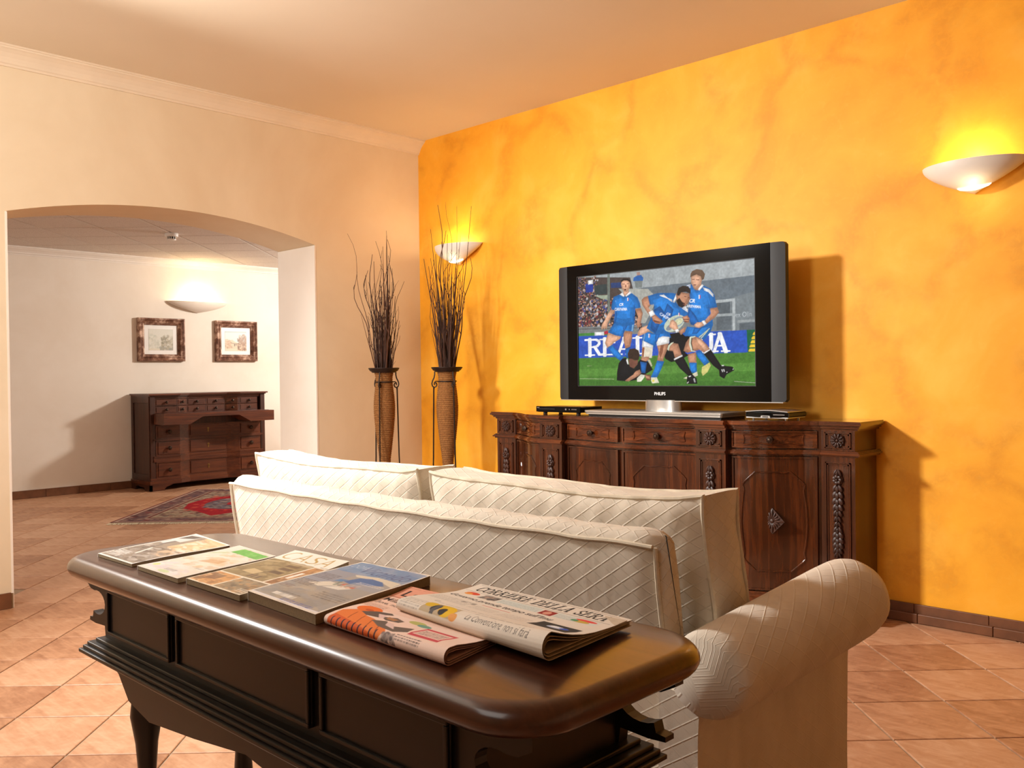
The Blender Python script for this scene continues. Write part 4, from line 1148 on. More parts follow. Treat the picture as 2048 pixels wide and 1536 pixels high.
# ================================================================ TELEVISION
FLESH = {(208, 158, 128), (178, 126, 98), (30, 114, 192), (22, 90, 162), (13, 14, 18), (228, 226, 224), (118, 78, 60)}
def television():
    X0, X1, Z0, Z1, YF = 1.475, 2.829, .957, 1.686, -.250
    cx = (X0 + X1) / 2
    t = thing('television', 'large flat television with side speakers showing a rugby match', 'television', (cx, -.22, SBT))
    def L(x, z): return x - cx, z - SBT
    x0, z0 = L(X0, Z0); x1, z1 = L(X1, Z1); yf = YF + .22
    def rp(a0, a1, b0, b1, r, cr): return rrect(a0, a1, b0, b1, r, 5, cr)
    sw = .070
    MB().prism(rp(x0 + .05, x1 - .05, z0 + .02, z1 - .02, .03, (1, 1, 1, 1)), yf + .028, yf + .10, 'y').build('back_shell', M['matteblack'], t)
    for a0, a1, cr in ((x0, x0 + sw, (1, 0, 0, 1)), (x1 - sw, x1, (0, 1, 1, 0))):
        m = MB(); N = 8; rows = []
        for i in range(N + 1):
            f = i / N; x = a0 + f * (a1 - a0); g = (f if cr[0] else 1 - f)
            bow = .010 * math.sin(PI * min(1, g) * .5)
            e = .012 * max(0, 1 - g * 6) ** 2
            rows.append([(x, yf + .012 - bow, z0 + e), (x, yf + .012 - bow, z1 - e)])
        m.slab(rows, (0, .03, 0)); m.build('speaker_panel', M['speaker'], t, smooth=True)
    sx0, sz0 = L(1.618, 1.033); sx1, sz1 = L(2.681, 1.622)
    bz = MB()
    for a in ((x0 + sw, sx0, z0, z1), (sx1, x1 - sw, z0, z1), (sx0, sx1, z0, sz0), (sx0, sx1, sz1, z1)):
        bz.box(a[0], a[1], yf, yf + .03, a[2], a[3])
    bz.build('bezel', M['black'], t)
    li = MB()
    for a in ((sx0 - .003, sx1 + .003, sz0 - .003, sz0), (sx0 - .003, sx1 + .003, sz1, sz1 + .003), (sx0 - .003, sx0, sz0, sz1), (sx1, sx1 + .003, sz0, sz1)): li.box(a[0], a[1], yf - .001, yf + .004, a[2], a[3])
    li.build('screen_lip', M['speaker'], t)
    MB().box(x0 + .01, x1 - .01, yf - .001, yf + .03, z0 - .003, z0 + .001).build('lower_trim', M['silver'], t)
    # picture
    c = Canvas(1000, 558, 520, 290, (120, 124, 126), 2)
    for it in SCREEN:
        if it == 'CROWD':
            c.poly([(0, 558), (330, 530), (400, 280), (0, 285)], (78, 66, 62))
            for k in range(950):
                x = c.rng.uniform(0, 390); y = c.rng.uniform(285, 555)
                if y > 440 and x > 130: continue
                s = 3 + 5 * (1 - (y - 285) / 300)
                c.ell(x, y - s * 1.3, s * 1.15, s * 1.3, [(30, 28, 34), (44, 40, 50), (62, 52, 50), (90, 92, 110), (190, 188, 192), (60, 74, 130), (40, 34, 36), (120, 50, 54)][c.rng.integers(8)], .9)
                c.ell(x, y, s * .62, s * .8, [(190, 142, 118), (170, 122, 100), (204, 160, 136)][c.rng.integers(3)], .9); c.ell(x, y + s * .6, s * .6, s * .35, (48, 36, 30), .8)
        elif it == 'REAL':
            for ch, x, wd in (('R', 44, 128), ('E', 140, 110), ('A', 236, 118), ('L', 344, 96), ('U', 700, 106), ('A', 778, 98)): [c.serif(ch, x + dx, 153, 84, wd * .92, (238, 238, 240)) for dx in (-4, 0, 4)]
            c.text('ex Olin', 902, 305, 22, (176, 182, 186), 78)
        elif it == 'T1':
            c.text('CARIPARMA', 234, 372, 15, (236, 238, 242), 76, -.04, 0, .02); c.text('CR', 262, 394, 14, (236, 238, 242), 26, 0, .2, .03); c.rect(311, 416, 315, 432, (236, 236, 236)); c.rect(316, 417, 319, 431, (200, 50, 60)); c.ell(240, 420, 4, 5, (90, 150, 220), .8)
        elif it == 'T3':
            c.text('CARIPARMA', 640, 366, 13, (236, 238, 242), 86, -.13, 0, .02); c.text('CR', 664, 386, 17, (236, 238, 242), 30, -.1, .2, .03); c.rect(714, 399, 719, 418, (236, 236, 236)); c.rect(720, 400, 724, 417, (200, 50, 60))
        elif it == 'BALL':
            c.ell(581, 293, 60, 34, (190, 198, 178), 1, .38); c.ell(600, 300, 34, 22, (140, 156, 170), 1, .38); c.ell(604, 300, 26, 15, (206, 208, 170), 1, .38); c.ell(556, 276, 22, 12, (110, 112, 130), .8, .5)
        elif it == 'T2':
            c.text('CARIPA', 498, 338, 14, (220, 226, 236), 66, -.52, 0, .02); c.text('CR', 536, 336, 12, (226, 230, 238), 24, -.3, .2, .03); c.rect(604, 326, 608, 342, (236, 236, 236)); c.rect(609, 326, 612, 341, (200, 50, 60)); c.rect(434, 232, 439, 250, (236, 236, 236)); c.rect(440, 232, 443, 248, (200, 50, 60))
        else:
            pp = np.array(it[1], float).reshape(-1, 2); c.poly(pp, it[0])
            if it[0] in FLESH:          # rounder bodies: lighter towards the upper left, darker low right
                ce = pp.mean(0); sz = pp.max(0) - pp.min(0); lo_ = tuple(v * .80 for v in it[0]); hi_ = tuple(min(255, v * 1.16 + 6) for v in it[0])
                c.poly(pp, lo_, .75)
                for k_, a_ in ((.86, .55), (.66, .5), (.42, .45)): c.poly(ce + (pp - ce) * k_ + np.array([-.05, .045]) * sz * (1 - k_) * 2, hi_ if k_ < .8 else it[0], a_)
    gm = c.Y < 150; gm &= (c.C[..., 1] > c.C[..., 0] * 1.15) & (c.C[..., 1] > c.C[..., 2] * 1.6)
    c.C[gm] *= (1 + c.rng.normal(0, .22, gm.sum()))[:, None]
    for gx, gy, am in ((46, 26, .13), (150, 84, .16)):   # soft light and dark within the picture
        g = c.rng.random((gy, gx)); a_ = np.linspace(0, gx - 1, c.C.shape[1]); b_ = np.linspace(0, gy - 1, c.C.shape[0])
        g = np.stack([np.interp(a_, np.arange(gx), r__) for r__ in g]); g = np.stack([np.interp(b_, np.arange(gy), g[:, k]) for k in range(g.shape[1])], 1)
        c.C *= (1 + am * 2 * (g - .5))[..., None]
    c.grain(.05)
    print_mesh('screen', c, lambda U, V: (sx0 + U * (sx1 - sx0), U * 0 + yf + .006, sz0 + V * (sz1 - sz0)), M['screen'], t)
    # maker's name
    V, T = text_tris('PHILIPS', 0, .006); k = .066 / V[:, 0].max(); lx, lz = L(2.117, .985)
    m = MB(); m.add([(lx + p[0] * k, yf - .0006, lz + p[1] * k * 1.05) for p in V], T); m.build('maker_lettering', M['white_text'], t)
    # neck and two-layer foot
    MB().prism([(.105 * math.cos(a), -.005 + .045 * math.sin(a)) for a in np.linspace(0, 2 * PI, 29)[:-1]], .028, z0 + .004, 'z').build('stand_neck', M['silver'], t, smooth=True, angle=50)
    fx0, fx1 = 1.765 - cx, 2.583 - cx
    st = MB().prism(rrect(fx0, fx1, -.165, .085, .012, 4), .020, .030, 'z').build('stand_plate', M['silver'], t)
    MB().prism(rrect(fx0 + .004, fx1 - .004, -.161, .082, .012, 4), .010, .018, 'z').build('lower_plate', M['silver'], st)
    MB().box(fx0 + .015, fx1 - .015, -.145, .07, .0005, .021).build('plate_core', M['matteblack'], st)
    return t
television()

# ================================================================ PLAYERS ON THE SIDEBOARD
t = thing('dvd_player', 'slim black disc player left of the television foot', 'disc player', (1.525, -.225, SBT))
MB().box(-.155, .155, -.085, .10, .010, .040, .002).build('case', M['matteblack'], t)
MB().box(-.160, .160, -.094, -.084, .012, .043, .003).build('front_panel', M['black'], t)
MB().box(-.14, -.02, -.0950, -.0938, .026, .031).build('disc_tray', M['matteblack'], t)
for i, x in enumerate((.06, .085, .105, .118, .131)): MB().lathe([(0, 0), (.003 if i else .005, 0), (.003 if i else .005, -.002), (0, -.002)], 10, (x, -.094, .028), 'y').build('button', M['silver'], t)
MB().box(-.152, -.134, -.0948, -.0938, .033, .036).build('front_mark', M['silver'], t)
for x in (-.12, .12):
    for y in (-.06, .07): MB().lathe([(0, .0005), (.012, .0005), (.012, .011), (0, .011)], 12, (x, y, 0)).build('foot', M['matteblack'], t)
MB().tube([(.14, .10, .025), (.165, .108, .022), (.185, .11, .008), (.19, .115, .003)], .0025, 6).build('cable', M['matteblack'], t)

t = thing('set_top_box', 'small silver and black set-top box right of the television foot', 'set-top box', (2.762, -.21, SBT))
MB().prism([(-.10, .012), (.10, .012), (.106, .018), (.106, .030), (.10, .036), (-.10, .036), (-.106, .030), (-.106, .018)], -.085, .085, 'y').build('case', M['matteblack'], t, smooth=True)
m = MB(); m.slab([[(-.104 + .208 * i / 8, y, .036 + .006 * math.sin(PI * i / 8)) for y in (-.092, 0, .086)] for i in range(9)], (0, 0, .004)); m.build('lid', M['silver'], t, smooth=True)
m = MB(); m.slab([[(-.104 + .208 * i / 8, -.086 - .010 * math.sin(PI * i / 8), z) for z in (.014, .035)] for i in range(9)], (0, .012, 0)); m.build('front_window', M['black'], t, smooth=True)
MB().box(-.104, .104, -.0875, .08, .008, .013, .001).build('silver_band', M['silver'], t)
m = MB(); m.prism([(-.026, .010), (.026, .010), (.020, .021), (-.020, .021)], -.101, -.095, 'y'); bd = m.build('badge', M['silver'], t)
m = MB(); [m.box(-.013 + .007 * k, -.008 + .007 * k, -.1018, -.1008, .0125, .0185) for k in range(4)]; m.build('badge_mark', M['matteblack'], bd)
MB().box(.035, .090, -.0945, -.0915, .024, .0265).build('label_strip', M['silver'], t)
for x in (-.08, .08):
    for y in (-.06, .06): MB().lathe([(0, .0005), (.006, .0005), (.006, .009), (0, .009)], 10, (x, y, 0)).build('foot', M['silver'], t)
# ================================================================ SOFA
def squircle(n, a, b, p):
    out = []
    for i in range(n):
        t = 2 * PI * i / n; c, s = math.cos(t), math.sin(t)
        out.append((a * math.copysign(abs(c) ** (2 / p), c), b * math.copysign(abs(s) ** (2 / p), s)))
    return out

def sofa():
    X0, X1 = 2.135, 3.765; YB = -2.600
    t = thing('cream_sofa', 'cream quilted sofa seen from behind with rolled arms', 'sofa', ((X0 + X1) / 2, -2.2, 0))
    ox, oy = (X0 + X1) / 2, -2.2
    def sub(m): m.v = [(x - ox, y - oy, z) for x, y, z in m.v]; return m
    # back: rear face leans out towards the top; soft rolled top edge
    N = 60; rows = []
    prof = [(0.10, .16), (.068, .34), (.034, .52), (.008, .68), (.000, .757), (.004, .774), (.014, .785), (.030, .790), (.050, .790), (.068, .785), (.080, .773), (.094, .70), (.12, .5), (.15, .30), (.16, .16)]
    rnd = random.Random(5)
    for i in range(N + 1):
        f = i / N; x = X0 + f * (X1 - X0)
        e = min(f, 1 - f); rd = .012 * max(0, 1 - e * N / 1.2)
        sag = -.006 * math.sin(PI * f) + .0016 * math.sin(f * 47) + .0012 * math.sin(f * 91 + 1)
        rows.append([(x, YB + dy + (rd if dy < .05 else -rd), z - (rd * .7 if z > .7 else 0) + (sag if z > .6 else 0) + .0008 * rnd.uniform(-1, 1)) for dy, z in prof])
    m = MB(); m.grid(rows); n = len(prof)
    m.f += [tuple(range(n)), tuple(N * n + k for k in range(n))[::-1]]
    bk = sub(m).build('back', M['quilt'], t, smooth=True, angle=70, uv=lambda c, nn: (c.x, c.z) if abs(nn.y) > .35 and abs(nn.x) < .8 else ((c.x, c.y * 1.0) if abs(nn.z) > abs(nn.x) else (c.y, c.z)))
    def seam(pts, name='piping', r=.0045, parent=bk): sub(MB().tube(pts, r, 7)).build(name, M['pipe'], parent, smooth=True)
    seam([(X0 + .004 + (X1 - X0 - .008) * k / 40, YB - .001 + .0012 * math.sin(k * 1.9), .765 - .006 * math.sin(PI * k / 40) + .0016 * math.sin(k * 1.2)) for k in range(41)])
    for x in (X0 + .001, X1 - .001): seam([(x, YB + dy + .004, z) for dy, z in ((.0, .762), (.008, .68), (.034, .52), (.068, .34), (.10, .17))])
    # seat base, skirt, seat cushion
    sub(MB().box(X0 + .02, X1 - .02, -2.46, -1.96, .06, .30, .02)).build('seat_base', M['quilt2'], t, uv='box')
    sub(MB().box(X0 + .06, (X0 + X1) / 2 - .004, -2.33, -1.94, .30, .468, .04)).build('seat_cushion', M['quilt2'], t, uv='box')
    sub(MB().box((X0 + X1) / 2 + .004, X1 - .06, -2.33, -1.94, .30, .468, .04)).build('seat_cushion', M['quilt2'], t, uv='box')
    # arms: flared panel with a full roll along the top
    for s, xe in ((1, X1), (-1, X0)):
        xo = xe + s * .035
        pts = [(xo - s * .035, .06), (xo - s * .035, .30), (xo - s * .03, .50), (xo + s * .06, .49), (xo + s * .055, .42), (xo + s * .052, .22), (xo + s * .052, .06)]
        ys = -2.60 if s > 0 else -2.41
        m = MB(); m.prism(pts, ys + .005, -1.945, 'y'); sub(m).build('arm_panel', M['quilt2'], t, uv='box')
        cxr, cz, R0 = xe + s * .106, .567, .093
        rows = []; K = 40; J = 26
        for j in range(J + 1):
            f = j / J; y = ys + f * (-1.935 - ys)
            tap = 1.0
            if f > .945: tap = math.sqrt(max(0.0, 1 - ((f - .945) / .055) ** 2)) * .92 + .08
            if f < .03: tap = .88 + .12 * math.sqrt(f / .03)
            drop = -.032 * max(0, 1 - f * 1.1)
            g = .88 + .12 * min(1, f * 1.2)
            row = []
            for k in range(K):
                a = 2 * PI * k / K
                r = R0 * g * tap; 
                wob = 1 + .006 * math.sin(7 * a + 3 * f)
                row.append((cxr + r * wob * math.cos(a) * 1.02, y, cz + drop + r * wob * math.sin(a)))
            rows.append(row + [row[0]])
        m = MB(); m.grid(rows); m.f += [tuple(range(K))[::-1], tuple(J * (K + 1) + k for k in range(K))]
        uvf = lambda c, nn, cxr=cxr, cz=cz: (c.y * .8, .075 * math.atan2(c.z - cz, c.x + ox - cxr))
        sub(m).build('arm_roll', M['quilt3'], t, smooth=True, angle=80, uv=uvf)
    for x in (X0 + .08, X1 - .08):
        for y in (-2.42, -2.0): sub(MB().lathe([(0, 0), (.022, 0), (.028, .03), (.03, .062), (0, .062)], 16, (x, y, 0))).build('foot', M['tdark'], t, smooth=True)
    return t
sofa()

def cushion(label, x0, x1, yb, yf, z0, z1, lean, seed, corner):
    """boxed back cushion: two puffed faces and a boxing strip, piped on both edges"""
    W, H, D = x1 - x0, z1 - z0, yf - yb
    t = thing('back_cushion', label, 'cushion', ((x0 + x1) / 2, (yb + yf) / 2, z0), 0, 'sofa back cushions')
    rnd = random.Random(seed); NX, NZ = 44, 22
    ph = [rnd.uniform(0, 6.28) for _ in range(6)]
    def edge(u, v):      # soft rectangular outline with raised corners, u,v in -1..1
        x = u * W / 2 * (1 - .018 * (1 - v * v)); z = (v + 1) / 2 * H
        if v > 0: z += (-.012 * (1 - u * u) + corner * max(0, -u - .80) * 5 * .035 + .010 * max(0, u - .85) * 5) * v
        z += .0025 * math.sin(5.1 * u + ph[0]) * max(0, v)
        x += .006 * math.sin(3 * v + ph[1]) * abs(u)
        return x, z
    def face(s):
        P = []
        for i in range(NX + 1):
            u = -1 + 2 * i / NX; row = []
            for j in range(NZ + 1):
                v = -1 + 2 * j / NZ; x, z = edge(u, v)
                puff = ((1 - u ** 8) * (1 - v ** 6)) ** .7
                wr = .0022 * math.sin(26 * u + 5 * v + ph[2]) * max(0, v) ** 2 + .0016 * math.sin(41 * u - 9 * v + ph[3]) * abs(v)
                y = s * (D / 2 * (.86 + .30 * puff) + wr) + lean * (z / H - .5)
                row.append((x, y, z))
            P.append(row)
        return P
    A, B = face(-1), face(1)
    bor = [(i, NZ) for i in range(NX + 1)] + [(NX, j) for j in range(NZ - 1, -1, -1)] + [(i, 0) for i in range(NX - 1, -1, -1)] + [(0, j) for j in range(1, NZ)]
    uvf = lambda c, nn: (c.x + .01, c.z) if abs(nn.y) > .5 else ((c.x, c.y) if abs(nn.z) > abs(nn.x) else (c.y, c.z))
    m = MB(); m.grid(A); m.build('rear_face', M['quilt'], t, smooth=True, angle=80, uv=uvf)
    m = MB(); m.grid(B); m.build('front_face', M['quilt'], t, smooth=True, angle=80, uv=uvf)
    strip = []
    for i, j in bor + [bor[0]]:
        a, b = np.array(A[i][j]), np.array(B[i][j]); ctr = np.array([0, 0, H / 2]); row = []
        for k in range(6):
            f = k / 5; p = a + f * (b - a); o = p - ctr; o[1] = 0; o /= np.linalg.norm(o)
            row.append(p + o * (.010 * math.sin(PI * f) + .0015 * math.sin(i * 1.3 + j + k)))
        strip.append(row)
    m = MB(); m.grid(strip); m.build('boxing_strip', M['quilt'], t, smooth=True, angle=80, uv=uvf)
    for G in (A, B):
        pts = [G[i][j] for i, j in bor]
        MB().tube(pts, .0052, 7, True).build('piping', M['pipe'], t, smooth=True)
    return t
cushion('cream quilted back cushion nearer the vases, left of the pair', 2.010, 2.862, -2.420, -2.265, .47, .836, -.05, 2, .12)
cushion('cream quilted back cushion nearer the sideboard door, right of the pair', 2.920, 3.776, -2.420, -2.265, .47, .836, -.05, 9, .12)
# ================================================================ CONSOLE TABLE BEHIND THE SOFA
TZ = .700
def console():
    X0, X1, Y0, Y1 = 2.575, 4.060, -3.278, -2.838
    ox, oy = (X0 + X1) / 2, (Y0 + Y1) / 2
    t = thing('console_table', 'dark polished console table behind the sofa holding magazines', 'console table', (ox, oy, 0))
    def sub(m): m.v = [(x - ox, y - oy, z) for x, y, z in m.v]; return m
    # top with a full rounded nose
    rings = []; th = .046; r = th / 2
    for k in range(13):
        a = -PI / 2 + PI * k / 12; e = r * (1 - math.cos(a)); z = TZ - r + r * math.sin(a)
        rings.append([(p[0], p[1], z) for p in rrect(X0 + e, X1 - e, Y0 + e, Y1 - e, .095, 10, (1, 1, 1, 1))])
    n = len(rings[0]); m = MB(); m.v = [p for rg in rings for p in rg]
    m.f = [(k * n + i, k * n + (i + 1) % n, (k + 1) * n + (i + 1) % n, (k + 1) * n + i) for k in range(12) for i in range(n)] + [tuple(range(n))[::-1], tuple(12 * n + i for i in range(n))]
    sub(m).build('top', M['tx'], t, smooth=True, angle=40)
    XA, XB, YA, YB = 2.725, 3.91, -3.222, -2.89
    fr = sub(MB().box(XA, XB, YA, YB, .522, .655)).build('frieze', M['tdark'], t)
    for a in ((.03, .33), (.36, .82), (.85, 1.15)):
        x0, x1 = XA + a[0], XA + a[1]
        pn = sub(MB().box(x0, x1, YA - .006, YA + .001, .540, .640, .002)).build('frieze_panel', M['tdark'], fr)
        for q in ((x0, x1, .632, .640), (x0, x1, .540, .548), (x0, x0 + .008, .548, .632), (x1 - .008, x1, .548, .632)):
            sub(MB().box(q[0], q[1], YA - .012, YA - .005, q[2], q[3], .002)).build('panel_bead', M['tdark'], pn)
    # scrolled brackets under the overhang, one at each front and rear corner
    for s, xe in ((-1, XA), (1, XB)):
        arc = [(.008 + .030 * 0, .612)]
        pr = [(0, .655), (.110, .655), (.110, .635), (.085, .622)] + [(.048 + .042 * math.cos(a), .595 + .027 * math.sin(a)) for a in np.linspace(1.2, 1.2 + 4.1, 14)] + [(.075, .558), (.092, .556), (.092, .548), (.06, .546), (.008, .549), (.004, .522), (0, .522)]
        for ya in (YA, YB - .022):
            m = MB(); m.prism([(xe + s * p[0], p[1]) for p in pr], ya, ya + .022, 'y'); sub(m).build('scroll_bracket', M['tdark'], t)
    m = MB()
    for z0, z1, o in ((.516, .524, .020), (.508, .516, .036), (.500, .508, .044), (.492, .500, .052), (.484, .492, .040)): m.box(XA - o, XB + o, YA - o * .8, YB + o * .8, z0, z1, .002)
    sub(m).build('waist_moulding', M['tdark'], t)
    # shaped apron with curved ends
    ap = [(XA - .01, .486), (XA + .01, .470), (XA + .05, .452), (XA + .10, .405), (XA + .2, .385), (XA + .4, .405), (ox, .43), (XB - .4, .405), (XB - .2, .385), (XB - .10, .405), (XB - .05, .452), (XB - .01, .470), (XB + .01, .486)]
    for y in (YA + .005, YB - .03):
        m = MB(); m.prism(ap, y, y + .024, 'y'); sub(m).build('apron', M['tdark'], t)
    for x in (XA + .085, XB - .085):
        for y in (YA + .05, YB - .05):
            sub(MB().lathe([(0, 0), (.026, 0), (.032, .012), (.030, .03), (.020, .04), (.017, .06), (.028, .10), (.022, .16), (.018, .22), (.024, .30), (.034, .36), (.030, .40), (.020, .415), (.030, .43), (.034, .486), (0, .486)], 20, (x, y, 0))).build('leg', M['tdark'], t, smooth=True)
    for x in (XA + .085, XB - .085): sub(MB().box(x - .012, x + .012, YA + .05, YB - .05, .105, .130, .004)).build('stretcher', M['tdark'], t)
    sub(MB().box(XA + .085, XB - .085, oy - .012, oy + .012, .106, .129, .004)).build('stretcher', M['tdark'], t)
    return t
console()

# ================================================================ MAGAZINES
def magazine(label, quad, thick, canvas, lift, z=TZ):
    q = [np.array(p, float) for p in quad]; ctr = sum(q) / 4
    t = thing('magazine', label, 'magazine', (ctr[0], ctr[1], z), 0, 'magazines on the console table')
    q = [p - ctr for p in q]
    def B(u, v): return (1 - u) * (1 - v) * q[0] + u * (1 - v) * q[1] + u * v * q[2] + (1 - u) * v * q[3]
    NU, NV = 10, 14
    lo = [[np.append(B(.004 + .992 * i / NU, .004 + .992 * j / NV), .0006) for j in range(NV + 1)] for i in range(NU + 1)]
    off = [[(0, 0, thick + lift(i / NU, j / NV)) for j in range(NV + 1)] for i in range(NU + 1)]
    MB().slab(lo, off).build('pages', M['paper_edge'], t)
    def f(U, V):
        u, v = U * 1.006 - .003, V * 1.006 - .003
        P = ((1 - u) * (1 - v))[..., None] * q[0] + (u * (1 - v))[..., None] * q[1] + (u * v)[..., None] * q[2] + ((1 - u) * v)[..., None] * q[3]
        return P[..., 0], P[..., 1], thick + .0014 + np.vectorize(lift)(np.clip(U, 0, 1), np.clip(V, 0, 1))
    canvas.grain(.03)
    print_mesh('cover', canvas, f, M['print'], t)
    # spine along the left edge
    sp = [[np.append(B(-.003, j / NV), h) for h in (.0006, thick * .5 + lift(0, j / NV) * .5, thick + .0014 + lift(0, j / NV))] for j in range(NV + 1)]
    MB().slab(sp, (.0012, 0, 0)).build('spine', M['plastic'], t)
    return t
# cover 1: grey interiors
c = Canvas(21, 28, 130, 180, (150, 138, 124))
c.rect(0, 0, 21, 28, (236, 232, 226)); c.rect(.7, .8, 20.3, 27.2, (150, 136, 120)); c.rect(.7, 20, 6.5, 27.2, (206, 204, 200)); c.rect(9, 15, 20.3, 27.2, (226, 188, 146)); c.rect(13, 8, 20.3, 15, (204, 178, 148))
c.blotch(1, 1, 20, 14, [(120, 104, 88), (170, 160, 150), (206, 200, 192), (96, 84, 74)], 120, .6, 2.0, .7, .4); c.blotch(10, 14, 20, 26, [(240, 214, 180), (214, 164, 118), (236, 226, 214)], 70, .5, 1.8, .7, .4)
c.poly([(1.2, 22), (5.8, 24.6), (6.4, 27), (1.4, 26)], (92, 84, 78)); c.rect(1.2, 16.6, 3.2, 21.4, (216, 214, 212)); c.rect(3.4, 15, 5, 20, (120, 112, 106)); c.rect(5.2, 9, 6.0, 15.4, (110, 102, 96)); c.poly([(6.4, 12), (7.2, 12), (10, 6), (9, 6)], (232, 228, 220))
c.lines(6.8, 24.0, 13, 26.4, 3, (90, 80, 74), .7); c.lines(1.2, 1.8, 8, 6.6, 6, (238, 236, 232), .9); c.lines(1.2, 7.4, 5.5, 12, 7, (60, 54, 50), .7)
magazine('grey interiors magazine at the far left end of the table row', [(2.690, -3.224), (2.862, -3.221), (2.822, -2.972), (2.632, -2.962)], .006, c, lambda u, v: .004 * v * v * (1 - u) + .002 * max(0, .35 - v) * (1 - u) + .0015 * math.sin(5 * v))
# cover 2: pale with a green title
c = Canvas(21, 28, 130, 180, (232, 226, 216))
c.rect(.5, .5, 20.5, 27.5, (226, 218, 204)); c.blotch(2, 8, 19, 22, [(236, 226, 206), (222, 190, 146), (240, 232, 220), (206, 176, 136)], 90, .8, 2.4, .6, .5); c.blotch(1, 1, 20, 8, [(236, 230, 230), (216, 206, 214), (240, 236, 228)], 50, .8, 2.5, .6, .4)
c.poly([(5, 22.8), (20, 22.3), (20.2, 26.2), (6, 26.6)], (108, 184, 82)); c.blotch(5.5, 22.6, 19.5, 26.4, [(128, 200, 100), (90, 170, 70)], 60, .3, .9, .7, .6); c.poly([(1, 18), (5.4, 21), (5.6, 23), (1, 20)], (150, 190, 140), .5)
c.poly([(8, 12), (16, 13.5), (15, 16.5), (9, 15)], (200, 152, 98), .7); c.lines(9, 2.6, 14, 4, 3, (90, 84, 90), .8); c.lines(15, 7.5, 19, 8.4, 2, (90, 84, 84), .7); c.ell(2.4, 4, 1.2, .9, (206, 220, 120), .8); c.ell(11, 1.6, 2.6, .8, (190, 214, 140), .7); c.lines(6, 26.8, 18, 27.2, 1, (120, 120, 120), .5)
magazine('pale magazine with a green title, second from the far end', [(2.897, -3.224), (3.084, -3.226), (3.026, -2.975), (2.866, -2.973)], .008, c, lambda u, v: .0015 * math.sin(4 * v + 1) * u + .003 * max(0, v - .8) * 3 * (1 - u))
# cover 3: CASA with gold letters
c = Canvas(21, 28, 150, 200, (238, 234, 222))
c.rect(0, 0, 21, 28, (232, 222, 200)); c.rect(0, 21.6, 21, 28, (240, 236, 224)); c.rect(.6, 8.2, 16.4, 21.6, (150, 130, 88)); c.blotch(1, 9, 16, 21, [(136, 116, 76), (170, 148, 104), (120, 104, 72), (186, 166, 122)], 110, .5, 1.9, .6, .5)
c.poly([(4, 11), (9, 10.6), (9.5, 13), (5, 13.6)], (206, 184, 138)); c.rect(10.6, 13.4, 14.6, 15, (96, 74, 50)); c.rect(10.2, 16, 14.4, 17.6, (100, 78, 52)); c.rect(9.4, 18.4, 14, 19.8, (112, 88, 58)); c.poly([(1, 19), (6, 20.6), (6, 21.2), (1, 20)], (190, 170, 130)); c.poly([(8, 20.8), (16, 20.8), (16, 21.4), (8, 21.4)], (196, 180, 150))
c.rect(.6, .6, 9.6, 7.6, (214, 158, 96)); c.blotch(.8, .8, 9.4, 7.4, [(226, 176, 116), (186, 126, 72), (120, 84, 58), (236, 206, 160)], 50, .4, 1.4, .7, .5); c.rect(2.0, 3.2, 6, 6.4, (104, 70, 54), .7); c.rect(10.2, .6, 20.4, 7.6, (150, 132, 104)); c.blotch(10.4, .8, 20.2, 7.4, [(130, 112, 88), (176, 158, 128), (196, 150, 96), (100, 88, 72)], 70, .4, 1.3, .7, .5); c.lines(17, 1.2, 20, 3.2, 3, (238, 230, 214), .9)
for k in range(3): c.rect(9 + k * 1.5, 8.8, 10 + k * 1.5, 10.6, (116, 96, 74))
c.rect(17.0, 8.2, 20.5, 21.2, (176, 124, 74)); c.blotch(17.2, 8.4, 20.3, 21, [(200, 146, 90), (130, 88, 54), (214, 170, 118)], 40, .3, 1.0, .7, .8); c.rect(18, 12.5, 19.2, 17, (240, 234, 222)); c.rect(.0, 7.7, 21, 8.1, (238, 230, 212)); c.rect(16.5, 8, 16.9, 21.6, (238, 230, 212))
for ch, x in (('C', 1.2), ('A', 6.0), ('S', 10.6), ('A', 14.6)):
    c.text(ch, x, 22.6, 4.4, (190, 158, 90), 3.9, 0, .12, -.012)
c.lines(18, 21.8, 20.6, 22.4, 1, (120, 100, 70), .8)
magazine('brown home-interiors magazine with thin gold title, third from the far end', [(3.102, -3.217), (3.305, -3.217), (3.236, -2.930), (3.048, -2.940)], .011, c, lambda u, v: .010 * max(0, v - .72) ** 1.5 * 4 + .003 * max(0, v - .7) * math.sin(6 * u))
# cover 4: blue travel magazine
c = Canvas(21, 28, 150, 200, (160, 156, 150))
c.rect(0, 0, 21, 28, (232, 224, 208)); c.rect(.5, .6, 20.5, 27.4, (158, 156, 154)); c.rect(.5, 20.4, 20.5, 27.4, (104, 142, 180)); c.blotch(.6, 20, 20.4, 27.2, [(90, 130, 176), (130, 156, 186), (150, 164, 186)], 60, .8, 2.6, .5, .5); c.rect(.5, 12, 8, 20.4, (136, 146, 166), .7)
c.poly([(7.6, 19.8), (13, 21), (20, 20.6), (20.4, 17.6), (15, 19.4), (9, 18.8)], (214, 206, 188)); c.poly([(9.5, 15.2), (10.4, 18.6), (13, 19.6), (16.4, 19.2), (18.6, 17.4), (15.4, 15.8), (12, 14.6)], (46, 104, 164)); c.poly([(7.4, 14.2), (9.4, 14.8), (9.6, 16.4), (7.8, 16)], (70, 128, 178))
